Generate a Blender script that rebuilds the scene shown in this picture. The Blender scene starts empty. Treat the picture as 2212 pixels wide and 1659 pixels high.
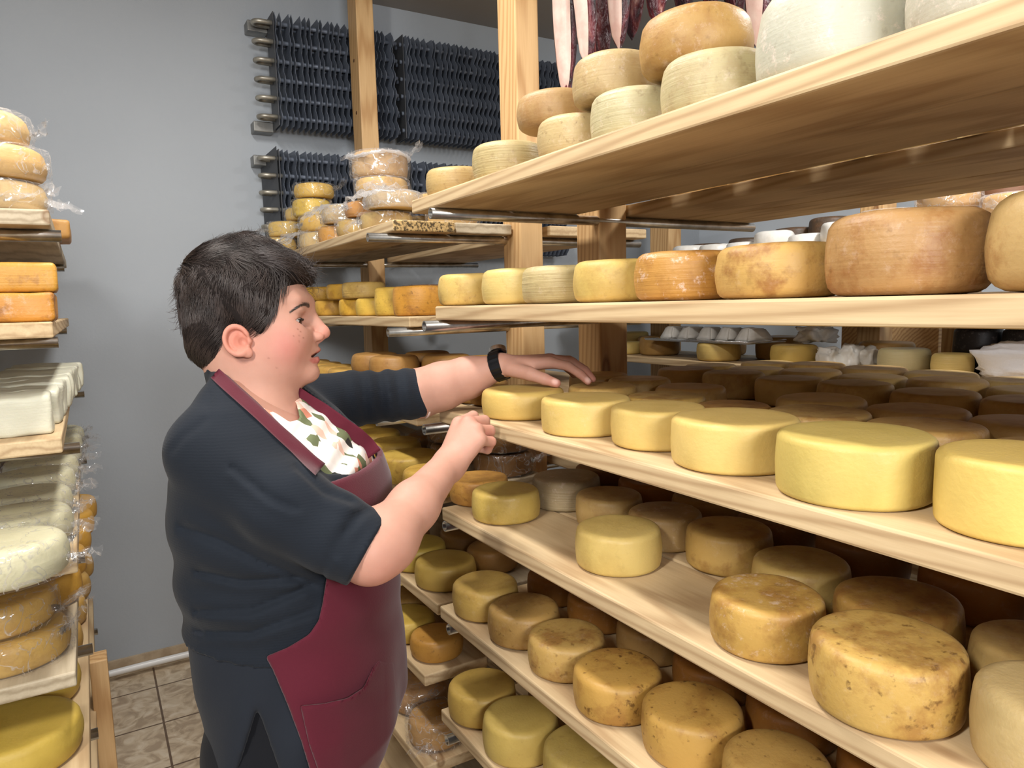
import bpy, bmesh, math, random
import numpy as np
from mathutils import Vector, Matrix, noise
random.seed(7)
# ------------------------------------------------------------------ camera
F, PITCH, ROLL, YAW = 1540.875, .112952368, .026431, .535207127
CAMH = 1.55
_cy, _sy = math.cos(YAW), math.sin(YAW)
_fw = np.array([_sy*math.cos(PITCH), _cy*math.cos(PITCH), -math.sin(PITCH)])
_r0 = np.array([_cy, -_sy, 0.]); _d0 = np.cross(_fw, _r0)
RT = math.cos(ROLL)*_r0 + math.sin(ROLL)*_d0
DN = -math.sin(ROLL)*_r0 + math.cos(ROLL)*_d0
FW = _fw
CAM = np.array([0., 0., CAMH])
cam = bpy.data.cameras.new('camera'); camo = bpy.data.objects.new('camera', cam)
bpy.context.scene.collection.objects.link(camo)
m = Matrix.Identity(4)
for i in range(3):
    m[i][0] = RT[i]; m[i][1] = -DN[i]; m[i][2] = -FW[i]; m[i][3] = CAM[i]
camo.matrix_world = m
cam.sensor_fit = 'HORIZONTAL'; cam.sensor_width = 36.0; cam.lens = 36.0*F/2212; cam.clip_start = .02
sc = bpy.context.scene; sc.camera = camo
sc.view_settings.view_transform = 'Standard'; sc.view_settings.look = 'None'
sc.view_settings.gamma = 1.0; sc.view_settings.use_curve_mapping = False
sc.view_settings.exposure = .25
# ------------------------------------------------------------------ light
world = bpy.data.worlds.new('world'); sc.world = world; world.use_nodes = True
world.node_tree.nodes['Background'].inputs[0].default_value = (.75, .82, 1, 1)
world.node_tree.nodes['Background'].inputs[1].default_value = .25
COL = sc.collection
def lamp(name, loc, target, sx, sy, watts, color):
    l = bpy.data.lights.new(name, 'AREA'); l.shape = 'RECTANGLE'; l.size = sx; l.size_y = sy
    l.energy = watts; l.color = color
    o = bpy.data.objects.new(name, l); COL.objects.link(o); o.location = loc
    o.rotation_euler = (Vector(target)-Vector(loc)).to_track_quat('-Z', 'Y').to_euler()
    return o
lamp('aisle_lamp', (-.82, .10, 2.42), (.7, .8, 1.1), .16, .5, 28, (1, .96, .89))
lamp('ceiling_lamp', (.28, 1.45, 2.96), (.28, 1.451, 0), .16, 1.2, 34, (1, .97, .93))
lamp('far_aisle_lamp', (2.0, .75, 2.75), (2.35, 1.1, 1.2), .2, .6, 30, (1, .98, .95))
lamp('fill_lamp', (.0, -1.45, 1.98), (.2, 2.0, 1.2), .9, .35, 46, (.98, .98, 1))  # added fill behind the camera, brightens the wall and shelf fronts
# ------------------------------------------------------------------ pixel -> place
def ray(px, py): return RT*(px-1106)/F + DN*(py-829.5)/F + FW
def at_z(px, py, z): v = ray(px, py); return CAM + v*((z-CAMH)/v[2])
def at_x(px, py, x): v = ray(px, py); return CAM + v*(x/v[0])
def at_y(px, py, y): v = ray(px, py); return CAM + v*(y/v[1])
def at_d(px, py, d): return CAM + ray(px, py)*d
# ------------------------------------------------------------------ object helpers
def lin(c):
    return tuple(((v/255)/12.92 if v/255 <= .04045 else ((v/255+.055)/1.055)**2.4) for v in c)
def tag(o, label=None, cat=None, group=None, kind=None):
    if label: o['label'] = label
    if cat: o['category'] = cat
    if group: o['group'] = group
    if kind: o['kind'] = kind
    return o
def link(name, me, mat, parent=None, loc=None, smooth=True, rot=None):
    if smooth:
        me.polygons.foreach_set('use_smooth', [True]*len(me.polygons))
    if mat: me.materials.append(mat)
    o = bpy.data.objects.new(name, me); COL.objects.link(o)
    if parent: o.parent = parent
    if loc is not None: o.location = Vector([float(a) for a in loc])
    if rot is not None: o.rotation_euler = rot
    return o
def empty(name, loc, rz=0):
    o = bpy.data.objects.new(name, None); COL.objects.link(o); o.empty_display_size = .05
    o.location = Vector([float(a) for a in loc]); o.rotation_euler = (0, 0, rz); return o
def pymesh(name, verts, faces):
    me = bpy.data.meshes.new(name); me.from_pydata([tuple(map(float, v)) for v in verts], [], faces); me.update(); return me
def box_mesh(name, sx, sy, sz, bev=.003, origin=(0, 0, 0), seg=2):
    """box with its minimum corner at origin"""
    bm = bmesh.new(); bmesh.ops.create_cube(bm, size=1)
    for v in bm.verts:
        v.co = Vector(((v.co.x+.5)*sx+origin[0], (v.co.y+.5)*sy+origin[1], (v.co.z+.5)*sz+origin[2]))
    if bev: bmesh.ops.bevel(bm, geom=bm.edges[:], offset=bev, segments=seg, affect='EDGES', profile=.5)
    me = bpy.data.meshes.new(name); bm.to_mesh(me); bm.free(); return me
def box(name, p0, p1, mat, parent=None, bev=.003, base=None):
    """world box from p0 to p1; the object's origin is p0 so wood grain follows the piece"""
    p0 = np.array(p0, float); p1 = np.array(p1, float)
    me = box_mesh(name, *(p1-p0), bev=bev)
    loc = p0 if base is None else p0-np.array(base)
    return link(name, me, mat, parent, loc, smooth=False)
def tube_mesh(name, pts, r, seg=16, inner=None, closed=False, caps=True):
    """tube along pts; radius r scalar or list; inner -> hollow open ends"""
    pts = [Vector([float(a) for a in p]) for p in pts]; n = len(pts)
    rs = r if hasattr(r, '__len__') else [r]*n
    verts = []; faces = []
    t0 = (pts[1]-pts[0]).normalized(); up = Vector((0, 0, 1)) if abs(t0.z) < .9 else Vector((1, 0, 0))
    nrm = t0.cross(up).normalized()
    rings = []
    for i, p in enumerate(pts):
        a = pts[i-1] if (i > 0 or closed) else p; b = pts[(i+1) % n] if (i < n-1 or closed) else p
        t = (b-a).normalized(); nrm = (nrm - t*nrm.dot(t)).normalized(); bn = t.cross(nrm)
        ring = []
        for k in range(seg):
            an = 2*math.pi*k/seg; ring.append(len(verts)); verts.append(p+(nrm*math.cos(an)+bn*math.sin(an))*rs[i])
        rings.append(ring)
    m_ = n if closed else n-1
    for i in range(m_):
        A, B = rings[i], rings[(i+1) % n]
        for k in range(seg): faces.append((A[k], A[(k+1) % seg], B[(k+1) % seg], B[k]))
    if inner and not closed:
        for e, (ring, p, nx) in enumerate(((rings[0], pts[0], pts[1]), (rings[-1], pts[-1], pts[-2]))):
            d = (nx-p).normalized()*min(.05, (nx-p).length*.4)
            ri = []; rj = []
            for k in range(seg):
                v = Vector(verts[ring[k]])-p
                ri.append(len(verts)); verts.append(p+v*inner)
            for k in range(seg):
                v = Vector(verts[ring[k]])-p
                rj.append(len(verts)); verts.append(p+v*inner+d)
            for k in range(seg):
                k2 = (k+1) % seg
                q1 = (ring[k2], ring[k], ri[k], ri[k2]); q2 = (ri[k2], ri[k], rj[k], rj[k2])
                if e: q1 = q1[::-1]; q2 = q2[::-1]
                faces.append(q1); faces.append(q2)
            faces.append(tuple(rj[::-1]) if not e else tuple(rj))
    elif caps and not closed:
        faces.append(tuple(rings[0][::-1])); faces.append(tuple(rings[-1]))
    return pymesh(name, verts, faces)
# ------------------------------------------------------------------ materials
def mat(name):
    m_ = bpy.data.materials.new(name); m_.use_nodes = True
    nt = m_.node_tree; b = nt.nodes['Principled BSDF']; return m_, nt, b
def N(nt, typ, **kw):
    n = nt.nodes.new(typ)
    for k, v in kw.items():
        if k.startswith('i_'):
            n.inputs[k[2:].replace('_', ' ')].default_value = v
        else: setattr(n, k, v)
    return n
def ramp(nt, stops, interp='LINEAR'):
    n = nt.nodes.new('ShaderNodeValToRGB'); cr = n.color_ramp; cr.interpolation = interp
    while len(cr.elements) < len(stops): cr.elements.new(.5)
    for e, (p, c) in zip(cr.elements, stops): e.position = p; e.color = (*c, 1) if len(c) == 3 else c
    return n
def mixc(nt, fac, a, b, blend='MIX'):
    n = nt.nodes.new('ShaderNodeMix'); n.data_type = 'RGBA'; n.blend_type = blend
    for sock, v in ((n.inputs[0], fac), (n.inputs[6], a), (n.inputs[7], b)):
        if hasattr(v, 'is_output'): nt.links.new(v, sock)
        elif isinstance(v, (int, float)): sock.default_value = v
        else: sock.default_value = (*v, 1) if len(v) == 3 else v
    return n.outputs[2]
def mth(nt, op, a, b=None, c=None, clamp=False):
    n = nt.nodes.new('ShaderNodeMath'); n.operation = op; n.use_clamp = clamp
    for i, v in enumerate((a, b, c)):
        if v is None: continue
        if hasattr(v, 'is_output'): nt.links.new(v, n.inputs[i])
        else: n.inputs[i].default_value = v
    return n.outputs[0]
def coords(nt, scale=(1, 1, 1), rnd=True, offs=7.0):
    tc = nt.nodes.new('ShaderNodeTexCoord'); mp = nt.nodes.new('ShaderNodeMapping')
    mp.inputs['Scale'].default_value = scale; nt.links.new(tc.outputs['Object'], mp.inputs['Vector'])
    if rnd:
        oi = nt.nodes.new('ShaderNodeObjectInfo'); va = nt.nodes.new('ShaderNodeVectorMath'); va.operation = 'SCALE'
        cb = nt.nodes.new('ShaderNodeCombineXYZ'); nt.links.new(oi.outputs['Random'], cb.inputs[0]); nt.links.new(oi.outputs['Random'], cb.inputs[1]); nt.links.new(oi.outputs['Random'], cb.inputs[2])
        nt.links.new(cb.outputs[0], va.inputs[0]); va.inputs['Scale'].default_value = offs*10
        nt.links.new(va.outputs[0], mp.inputs['Location'])
    return mp.outputs[0]
def tex(nt, kind, vec, **kw):
    n = nt.nodes.new('ShaderNodeTex'+kind)
    for k, v in kw.items():
        if k in n.inputs.keys(): n.inputs[k].default_value = v
        else: setattr(n, k, v)
    if vec is not None: nt.links.new(vec, n.inputs['Vector'])
    return n
def bump(nt, b, h, strength=.3, dist=.002, chain=None):
    n = nt.nodes.new('ShaderNodeBump'); n.inputs['Strength'].default_value = strength; n.inputs['Distance'].default_value = dist
    nt.links.new(h, n.inputs['Height'])
    if chain is not None: nt.links.new(chain, n.inputs['Normal'])
    nt.links.new(n.outputs[0], b.inputs['Normal']); return n.outputs[0]
def wood(name, axis, c1, c2, knot=(120, 85, 50), rough=.62, dirt=0):
    m_, nt, b = mat(name)
    s = [26, 26, 26]; s[axis] = 1.6
    v = coords(nt, tuple(s))
    wv = tex(nt, 'Noise', v, Scale=1.0, Detail=3.0, Distortion=1.2)
    rg = tex(nt, 'Wave', v, Scale=.9, Distortion=9.0, Detail=3.0, wave_type='RINGS')
    rg.inputs['Detail Scale'].default_value = .6
    gr = mth(nt, 'POWER', rg.outputs['Fac'], 2.0)
    base = mixc(nt, wv.outputs['Fac'], lin(c1), lin([(a+b_)/2 for a, b_ in zip(c1, c2)]))
    base = mixc(nt, mth(nt, 'MULTIPLY', gr, .85), base, lin(c2))
    s2 = [9, 9, 9]; s2[axis] = 3.2
    v2 = coords(nt, tuple(s2))
    vo = tex(nt, 'Voronoi', v2, Scale=1.0)
    kn = ramp(nt, [(0, (.7, .7, .7)), (.08, (.35, .35, .35)), (.13, (1, 1, 1)), (.17, (0, 0, 0))]); nt.links.new(vo.outputs['Distance'], kn.inputs[0])
    rs = nt.nodes.new('ShaderNodeSeparateColor'); nt.links.new(vo.outputs['Color'], rs.inputs[0])
    sel = mth(nt, 'GREATER_THAN', rs.outputs[0], .6)
    base = mixc(nt, mth(nt, 'MULTIPLY', mth(nt, 'MULTIPLY', kn.outputs[0], sel), .75), base, lin(knot))
    s3 = [60, 60, 60]; s3[axis] = 3
    fi = tex(nt, 'Noise', coords(nt, tuple(s3)), Scale=4.0, Detail=2.0)
    base = mixc(nt, .22, base, fi.outputs['Fac'], 'SOFT_LIGHT')
    if dirt:
        dn = tex(nt, 'Noise', coords(nt, (1, 1, 1)), Scale=7.0, Detail=5.0)
        dr = ramp(nt, [(.45, (0, 0, 0)), (.7, (1, 1, 1))]); nt.links.new(dn.outputs['Fac'], dr.inputs[0])
        base = mixc(nt, mth(nt, 'MULTIPLY', dr.outputs[0], dirt), base, lin((130, 112, 88)))
    nt.links.new(base, b.inputs['Base Color']); b.inputs['Roughness'].default_value = rough
    b.inputs['Specular IOR Level'].default_value = .35
    bump(nt, b, fi.outputs['Fac'], .25, .0008)
    return m_
M = {}
M['board'] = wood('board_wood', 1, (214, 190, 150), (172, 143, 106), dirt=.15)
M['board_grey'] = wood('weathered_board_wood', 1, (204, 190, 164), (156, 140, 114), dirt=.35)
M['post'] = wood('post_wood', 2, (216, 180, 130), (180, 138, 90), knot=(110, 62, 30), rough=.5)
M['block'] = wood('block_wood', 0, (206, 172, 124), (160, 122, 84))
def simple(name, col, rough=.5, metal=0, noise_=None, nb=None, amount=.5, spec=.5, bs=.3, bd=.002):
    m_, nt, b = mat(name); b.inputs['Roughness'].default_value = rough; b.inputs['Metallic'].default_value = metal
    b.inputs['Specular IOR Level'].default_value = spec
    b.inputs['Base Color'].default_value = (*lin(col), 1)
    if noise_:
        sc_, col2 = noise_
        n = tex(nt, 'Noise', coords(nt), Scale=sc_, Detail=6.0)
        rp = ramp(nt, [(.35, (0, 0, 0)), (.68, (1, 1, 1))]); nt.links.new(n.outputs['Fac'], rp.inputs[0])
        nt.links.new(mixc(nt, mth(nt, 'MULTIPLY', rp.outputs[0], amount), lin(col), lin(col2)), b.inputs['Base Color'])
    if nb:
        n2 = tex(nt, 'Noise', coords(nt), Scale=nb, Detail=3.0); bump(nt, b, n2.outputs['Fac'], bs, bd)
    return m_
M['steel'] = simple('brushed_steel', (224, 222, 218), .28, 1, (30, (120, 112, 100)), 60, .5, bs=.1, bd=.0005)
M['fin'] = simple('painted_grey_fin', (112, 120, 134), .5, .2, (8, (84, 92, 106)), None, .7)
M['tube'] = simple('dull_copper_pipe', (176, 172, 160), .4, .55, (25, (92, 84, 74)), 50, .6, bs=.2, bd=.001)
M['bracket'] = simple('galvanised_plate', (150, 150, 146), .45, .7, (18, (96, 96, 96)), None, .6)
M['wall'] = simple('grey_plaster', (172, 178, 184), .75, 0, (1.3, (160, 166, 173)), 90, .5, .25, bs=.25, bd=.003)
M['far_wall'] = simple('pale_blue_wall', (206, 214, 222), .5, 0, (2.0, (192, 200, 210)), None, .4)
M['ceiling'] = simple('ceiling_plaster', (158, 152, 146), .8, 0, (1.0, (140, 134, 128)), 60, .5, .2, bs=.15)
M['base_tile'] = simple('stone_base_tile', (196, 176, 148), .5, 0, (16, (150, 128, 100)), 40, .8, .4)
M['white_pvc'] = simple('white_pvc', (238, 238, 236), .3)
M['dark'] = simple('dark_rubber', (26, 26, 28), .5)
# floor tiles
m_, nt, b = mat('stone_tiles'); M['floor'] = m_
v = coords(nt, (1, 1, 1), rnd=False)
br = tex(nt, 'Brick', v, Scale=1.0); br.offset = 0.0
br.inputs['Brick Width'].default_value = .305; br.inputs['Row Height'].default_value = .305; br.inputs['Mortar Size'].default_value = .004
br.inputs['Color1'].default_value = (*lin((206, 188, 162)), 1); br.inputs['Color2'].default_value = (*lin((192, 172, 146)), 1); br.inputs['Mortar'].default_value = (*lin((104, 84, 66)), 1)
n1 = tex(nt, 'Noise', v, Scale=14.0, Detail=8.0, Distortion=1.5)
r1 = ramp(nt, [(.38, lin((150, 130, 106))), (.5, lin((200, 182, 154))), (.66, lin((228, 216, 194)))]); nt.links.new(n1.outputs['Fac'], r1.inputs[0])
nt.links.new(mixc(nt, .6, br.outputs['Color'], r1.outputs[0]), b.inputs['Base Color'])
c_ = mixc(nt, br.outputs['Fac'], mixc(nt, .6, br.outputs['Color'], r1.outputs[0]), lin((104, 84, 66))); nt.links.new(c_, b.inputs['Base Color'])
b.inputs['Roughness'].default_value = .38
hh = mth(nt, 'SUBTRACT', n1.outputs['Fac'], mth(nt, 'MULTIPLY', br.outputs['Fac'], .6)); bump(nt, b, hh, .5, .006)
# end grain mould
m_, nt, b = mat('mouldy_end_grain'); M['mould'] = m_
n1 = tex(nt, 'Noise', coords(nt), Scale=150.0, Detail=4.0)
r1 = ramp(nt, [(.42, lin((84, 68, 44))), (.55, lin((196, 164, 110)))]); nt.links.new(n1.outputs['Fac'], r1.inputs[0]); nt.links.new(r1.outputs[0], b.inputs['Base Color'])
b.inputs['Roughness'].default_value = .9; bump(nt, b, n1.outputs['Fac'], .6, .003)
# cheese rind, driven by the object's own colour and a few numbers on the object
m_, nt, b = mat('cheese_rind'); M['cheese'] = m_
oi = nt.nodes.new('ShaderNodeObjectInfo')
def oattr(k):
    a = nt.nodes.new('ShaderNodeAttribute'); a.attribute_type = 'OBJECT'; a.attribute_name = k; return a.outputs['Fac']
vo_ = coords(nt, (1, 1, 1))
big = tex(nt, 'Noise', vo_, Scale=11.0, Detail=5.0, Distortion=.6)
med = tex(nt, 'Noise', vo_, Scale=34.0, Detail=6.0, Roughness=.65)
fine = tex(nt, 'Noise', vo_, Scale=190.0, Detail=3.0)
hq = nt.nodes.new('ShaderNodeHueSaturation'); hq.inputs['Saturation'].default_value = 1.04; hq.inputs['Value'].default_value = .76; nt.links.new(oi.outputs['Color'], hq.inputs['Color']); c = hq.outputs[0]
hs = nt.nodes.new('ShaderNodeHueSaturation'); hs.inputs['Value'].default_value = .80; hs.inputs['Saturation'].default_value = 1.05; nt.links.new(c, hs.inputs['Color'])
rb = ramp(nt, [(.38, (0, 0, 0)), (.62, (1, 1, 1))]); nt.links.new(big.outputs['Fac'], rb.inputs[0])
col = mixc(nt, mth(nt, 'MULTIPLY', rb.outputs[0], .5), c, hs.outputs[0])
# brown mottling
mm = mth(nt, 'ADD', mth(nt, 'MULTIPLY', big.outputs['Fac'], .45), mth(nt, 'MULTIPLY', med.outputs['Fac'], .55))
rm = ramp(nt, [(.485, (0, 0, 0)), (.60, (1, 1, 1))]); nt.links.new(mm, rm.inputs[0])
col = mixc(nt, mth(nt, 'MULTIPLY', rm.outputs[0], oattr('mottle'), None, True), col, lin((134, 86, 42)))
# small dark specks
spk = tex(nt, 'Noise', vo_, Scale=75.0, Detail=4.0, Roughness=.6); rs_ = ramp(nt, [(.575, (0, 0, 0)), (.66, (1, 1, 1))]); nt.links.new(mth(nt, 'ADD', mth(nt, 'MULTIPLY', spk.outputs['Fac'], .8), mth(nt, 'MULTIPLY', big.outputs['Fac'], .2)), rs_.inputs[0])
col = mixc(nt, mth(nt, 'MULTIPLY', rs_.outputs[0], oattr('specks'), None, True), col, lin((92, 60, 26)))
# white bloom
vb = tex(nt, 'Noise', vo_, Scale=48.0, Detail=6.0, Roughness=.8)
rw = ramp(nt, [(.55, (0, 0, 0)), (.68, (1, 1, 1))]); nt.links.new(vb.outputs['Fac'], rw.inputs[0])
col = mixc(nt, mth(nt, 'MULTIPLY', rw.outputs[0], oattr('bloom'), None, True), col, lin((226, 206, 196)))
nt.links.new(col, b.inputs['Base Color'])
rr = nt.nodes.new('ShaderNodeMapRange'); rr.inputs['To Min'].default_value = .36; rr.inputs['To Max'].default_value = .62; nt.links.new(big.outputs['Fac'], rr.inputs[0]); nt.links.new(rr.outputs[0], b.inputs['Roughness'])
b.inputs['Specular IOR Level'].default_value = .4
b.inputs['Subsurface Weight'].default_value = .08; b.inputs['Subsurface Radius'].default_value = (.02, .012, .004); b.inputs['Subsurface Scale'].default_value = .3
bn = bump(nt, b, mth(nt, 'ADD', fine.outputs['Fac'], mth(nt, 'MULTIPLY', med.outputs['Fac'], 1.5)), .35, .0012)
# cloth ribbing on the sides
v3 = coords(nt, (5, 5, 170)); ribn = tex(nt, 'Noise', v3, Scale=1.6, Detail=3.0)
nb_ = nt.nodes.new('ShaderNodeBump'); nb_.inputs['Distance'].default_value = .0018
nt.links.new(ribn.outputs['Fac'], nb_.inputs['Height']); nt.links.new(oattr('ribs'), nb_.inputs['Strength']); nt.links.new(bn, nb_.inputs['Normal']); nt.links.new(nb_.outputs[0], b.inputs['Normal'])
# plastic film
m_, nt, b = mat('clear_plastic_film'); M['film'] = m_
out = nt.nodes['Material Output']; tr = nt.nodes.new('ShaderNodeBsdfTransparent'); gl = nt.nodes.new('ShaderNodeBsdfGlossy'); gl.inputs['Roughness'].default_value = .12
df = nt.nodes.new('ShaderNodeBsdfTranslucent'); df.inputs[0].default_value = (.95, .95, .97, 1); dd = nt.nodes.new('ShaderNodeBsdfDiffuse'); dd.inputs[0].default_value = (.95, .95, .97, 1)
cn = tex(nt, 'Noise', coords(nt), Scale=15.0, Detail=2.5, Distortion=1.6)
rp = ramp(nt, [(.478, (0, 0, 0)), (.5, (1, 1, 1)), (.522, (0, 0, 0))]); nt.links.new(cn.outputs['Fac'], rp.inputs[0])
bp = nt.nodes.new('ShaderNodeBump'); bp.inputs['Strength'].default_value = .8; bp.inputs['Distance'].default_value = .006; nt.links.new(cn.outputs['Fac'], bp.inputs['Height']); nt.links.new(bp.outputs[0], gl.inputs['Normal']); nt.links.new(bp.outputs[0], dd.inputs['Normal'])
a1 = nt.nodes.new('ShaderNodeMixShader'); a1.inputs[0].default_value = .5; nt.links.new(df.outputs[0], a1.inputs[1]); nt.links.new(dd.outputs[0], a1.inputs[2])
a2 = nt.nodes.new('ShaderNodeMixShader'); a2.inputs[0].default_value = .45; nt.links.new(a1.outputs[0], a2.inputs[1]); nt.links.new(gl.outputs[0], a2.inputs[2])
a3 = nt.nodes.new('ShaderNodeMixShader'); nt.links.new(mth(nt, 'ADD', mth(nt, 'MULTIPLY', rp.outputs[0], .5), oattr('milky')), a3.inputs[0]); nt.links.new(tr.outputs[0], a3.inputs[1]); nt.links.new(a2.outputs[0], a3.inputs[2]); nt.links.new(a3.outputs[0], out.inputs[0])
# ------------------------------------------------------------------ room
YW = 3.40; CEIL = 2.985; XR = 3.45; XL = -2.0; YF = -2.6
def struct(name, p0, p1, m_):
    return tag(box(name, p0, p1, m_, bev=0), kind='structure')
struct('floor', (XL, YF, -.1), (XR, YW, 0), M['floor'])
struct('ceiling', (XL, YF, CEIL), (XR, YW, CEIL+.1), M['ceiling'])
struct('wall_back', (XL-.1, YW, -.1), (XR+.1, YW+.12, CEIL+.1), M['wall'])
struct('wall_front', (XL-.1, YF-.12, -.1), (XR+.1, YF, CEIL+.1), M['wall'])
struct('wall_left', (XL-.1, YF, -.1), (XL, YW, CEIL+.1), M['wall'])
struct('wall_right', (XR, YF, -.1), (XR+.12, YW, CEIL+.1), M['far_wall'])
struct('baseboard_back', (XL, YW-.014, 0), (XR, YW, .07), M['base_tile'])
pp = tag(link('water_pipe', tube_mesh('water_pipe', [(-1.6, YW-.06, .036), (-.5, YW-.058, .034), (.1, YW-.056, .04), (.9, YW-.056, .034), (2.9, YW-.056, .034)], .014, 12), M['white_pvc']),
         'white plastic water pipe running along the foot of the grey wall', 'pipe')
# ------------------------------------------------------------------ shelf boards
TH = .0297
def board(x0, x1, y0, y1, top, label, group, m_='board', end=None, th=TH, cat='shelf board'):
    me = box_mesh('shelf_board', x1-x0, y1-y0, th, bev=.0035)
    o = link('shelf_board', me, M[m_], None, (x0, y0, top-th), smooth=False)
    if end:
        me.materials.append(M[end])
        for p in me.polygons:
            if p.normal.y < -.9: p.material_index = 1
    return tag(o, label, cat, group)
LV = dict(A=1.788, B=1.547, C=1.321, D=1.0945, E=.850, F=.584, G=.32, H=.12)
names = dict(A='top shelf, above the eye-level row', B='eye-level shelf', C='shelf under the reaching hand', D='fourth shelf down, with loosely spaced wheels', E='fifth shelf down, below knee height of the camera', F='sixth shelf down at the bottom edge', G='lowest shelf but one', H='lowest shelf')
ends = dict(A=1.542, B=1.436, C=1.436, D=1.44, E=1.472, F=1.49, G=1.49, H=1.49)
shn = dict(A='top shelf of the near right rack', B='eye-level shelf, near right rack', C='shelf under the reaching hand', D='fourth shelf down, near right rack', E='fifth shelf down, near right rack', F='sixth shelf down, near right rack', G='seventh shelf down, near right rack', H='lowest shelf of the near right rack')
for k, top in LV.items():
    y1 = ends[k]
    for i, (x0, x1) in enumerate(((.66, .851), (.856, 1.045), (1.195, 1.42), (1.425, 1.65))):
        if k in 'GH' and i > 1: continue
        pos = ('pale pine board at the aisle edge of the ', 'second pine board in from the aisle of the ', 'pine board behind the post line of the ', 'pine board on the far edge of the ')[i]
        board(x0, x1, -.35, y1 if i < 2 else min(y1, 1.49), top, pos+shn[k], 'boards of the near right rack')
R2 = dict(A=(1.778, .72, 1.81), B=(1.52, .765, 1.835), C=(1.275, .70, 1.66), D=(1.075, .69, 1.62), E=(.805, .70, 1.575), F=(.615, .668, 1.60), G=(.40, .64, 1.56), H=(.2, .64, 1.6))
r2n = dict(A='wrapped-cheese top shelf', B='second shelf', C='third shelf', D='fourth shelf', E='fifth shelf', F='sixth shelf', G='seventh shelf', H='bottom shelf')
for k, (top, x0, y0) in R2.items():
    for i in range(3):
        a = x0+i*.19 if i < 2 else 1.22; bb = min(a+.183, 1.096) if i < 2 else 1.60
        mk = 'mould' if (k == 'A' and i == 0) else None
        board(a, bb, y0+(.01 if i == 1 else 0), 3.16, top, ('aisle-side', 'middle', 'far-side')[i]+' board of the '+r2n[k]+', rack by wall'+(', mouldy sawn end' if mk else ''), 'boards of the rack by the grey wall', 'board' if i != 1 else 'board_grey', mk)
for k, top in enumerate((1.733, 1.503, 1.274, 1.04)):
    nm = ('top', 'second', 'third', 'fourth')[k]
    for y0, y1, w in ((-.3, 1.486, 'near'), (1.56, 3.15, 'far')):
        board(2.30, 2.52, y0, y1, top, 'front board of the %s level, %s bay, rack across the far aisle' % (nm, w), 'boards of the far rack')
        board(2.525, 2.715, y0, y1, top, 'back board of the %s level, %s bay, rack across the far aisle' % (nm, w), 'boards of the far rack', 'board_grey')
# ------------------------------------------------------------------ uprights with their carrying pipes
def upright(px0, px1, py0, py1, ztop, pipes, label, group, yp=None, holes=True):
    e = empty('rack_upright', ((px0+px1)/2, (py0+py1)/2, 0)); base = np.array(e.location)
    tag(e, label, 'rack post', group)
    box('post', (px0, py0, 0), (px1, py1, ztop), M['post'], e, .004, base)
    for (xa, xb, z) in pipes:
        yy = yp if yp is not None else (py0+py1)/2
        me = tube_mesh('support_pipe', [(xa-base[0], yy-base[1], z), (xb-base[0], yy-base[1], z)], .0119, 20, inner=.78)
        link('support_pipe', me, M['steel'], e)
    if holes:
        hm = []
        for z in (1.95, 2.17, 2.4, 2.62):
            if z < ztop:
                me = tube_mesh('drill_hole', [(px0-base[0]-.0006, 0, z), (px0-base[0]+.004, 0, z)], .008, 12); link('drill_hole', me, M['dark_hole'], e)
    return e
M['dark_hole'] = simple('hole_shadow_wood', (96, 62, 34), .9)
tips = dict(A=.655, B=.63, C=.62, D=.66, E=.66, F=.645, G=.65, H=.65)
upright(1.10, 1.188, 1.418, 1.511, 2.05, [(tips[k], 1.66 if k == 'A' else 1.64, LV[k]-TH-.0125) for k in 'ABCDEFG'], 'thick pine post of the near right rack, behind the reaching hand', None, yp=1.425+.004, holes=False)
upright(1.10, 1.188, -.12, -.03, 2.05, [(.66, 1.64, LV[k]-TH-.0125) for k in 'ABCDEFG'], 'pine post at the camera end of the near right rack', None, holes=False)
upright(1.10, 1.178, 1.786, 1.885, CEIL-.001, [(R2[k][1]-.05 if k in 'AB' else R2[k][1]-.03, 1.62, R2[k][0]-TH-.0125) for k in 'ABCDEFG'], 'tall bright pine post reaching the ceiling, left of the hanging hams', None, yp=1.87, holes=False)
upright(1.10, 1.178, 3.08, 3.19, CEIL-.001, [(R2[k][1]-.06, 1.66, R2[k][0]-TH-.0125) for k in 'ABCDEFG'], 'tall pine post with drilled holes, in front of the finned cooler', None, yp=3.10)
for i, (y0, y1, nm) in enumerate(((1.37, 1.46, 'near'), (1.70, 1.80, 'middle'), (2.90, 3.05, 'farthest'))):
    upright(2.72, 2.81, y0, y1, 2.15, [(2.27, 2.74, z-TH-.0125) for z in (1.733, 1.503, 1.274, 1.04)], 'shaded pine post of the rack across the far aisle, the %s one' % nm, 'posts of the far rack', holes=False)
# the left rack
LL = [(1.75, 1.64, -.042), (1.538, 1.58, -.052), (1.317, 1.60, -.056), (1.083, 1.58, -.050), (.880, 1.53, -.068), (.689, 1.50, -.060), (.46, 1.5, -.06)]
lln = ['top', 'second', 'third', 'fourth', 'fifth', 'sixth', 'lowest']
for i, (top, y0, x1) in enumerate(LL):
    board(x1-.21, x1, y0, 3.12, top, 'aisle board of the %s level of the left rack' % lln[i], 'boards of the left rack', ('board_grey', 'board', 'board', 'board', 'board_grey', 'board', 'board')[i])
    board(x1-.405, x1-.22, y0, 3.12, top, 'inner board of the %s level of the left rack' % lln[i], 'boards of the left rack')
tipn = [-.027, -.05, -.030, -.04, -.042, -.047, -.05]; tipf = [-.046, -.056, -.022, -.034, -.045, -.05, -.05]
upright(-.56, -.48, 1.70, 1.79, 2.0, [(-.62, tipn[i], LL[i][0]-TH-.0125) for i in range(7)], 'post of the left rack at the near end', 'posts of the left rack', yp=1.72, holes=False)
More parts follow.
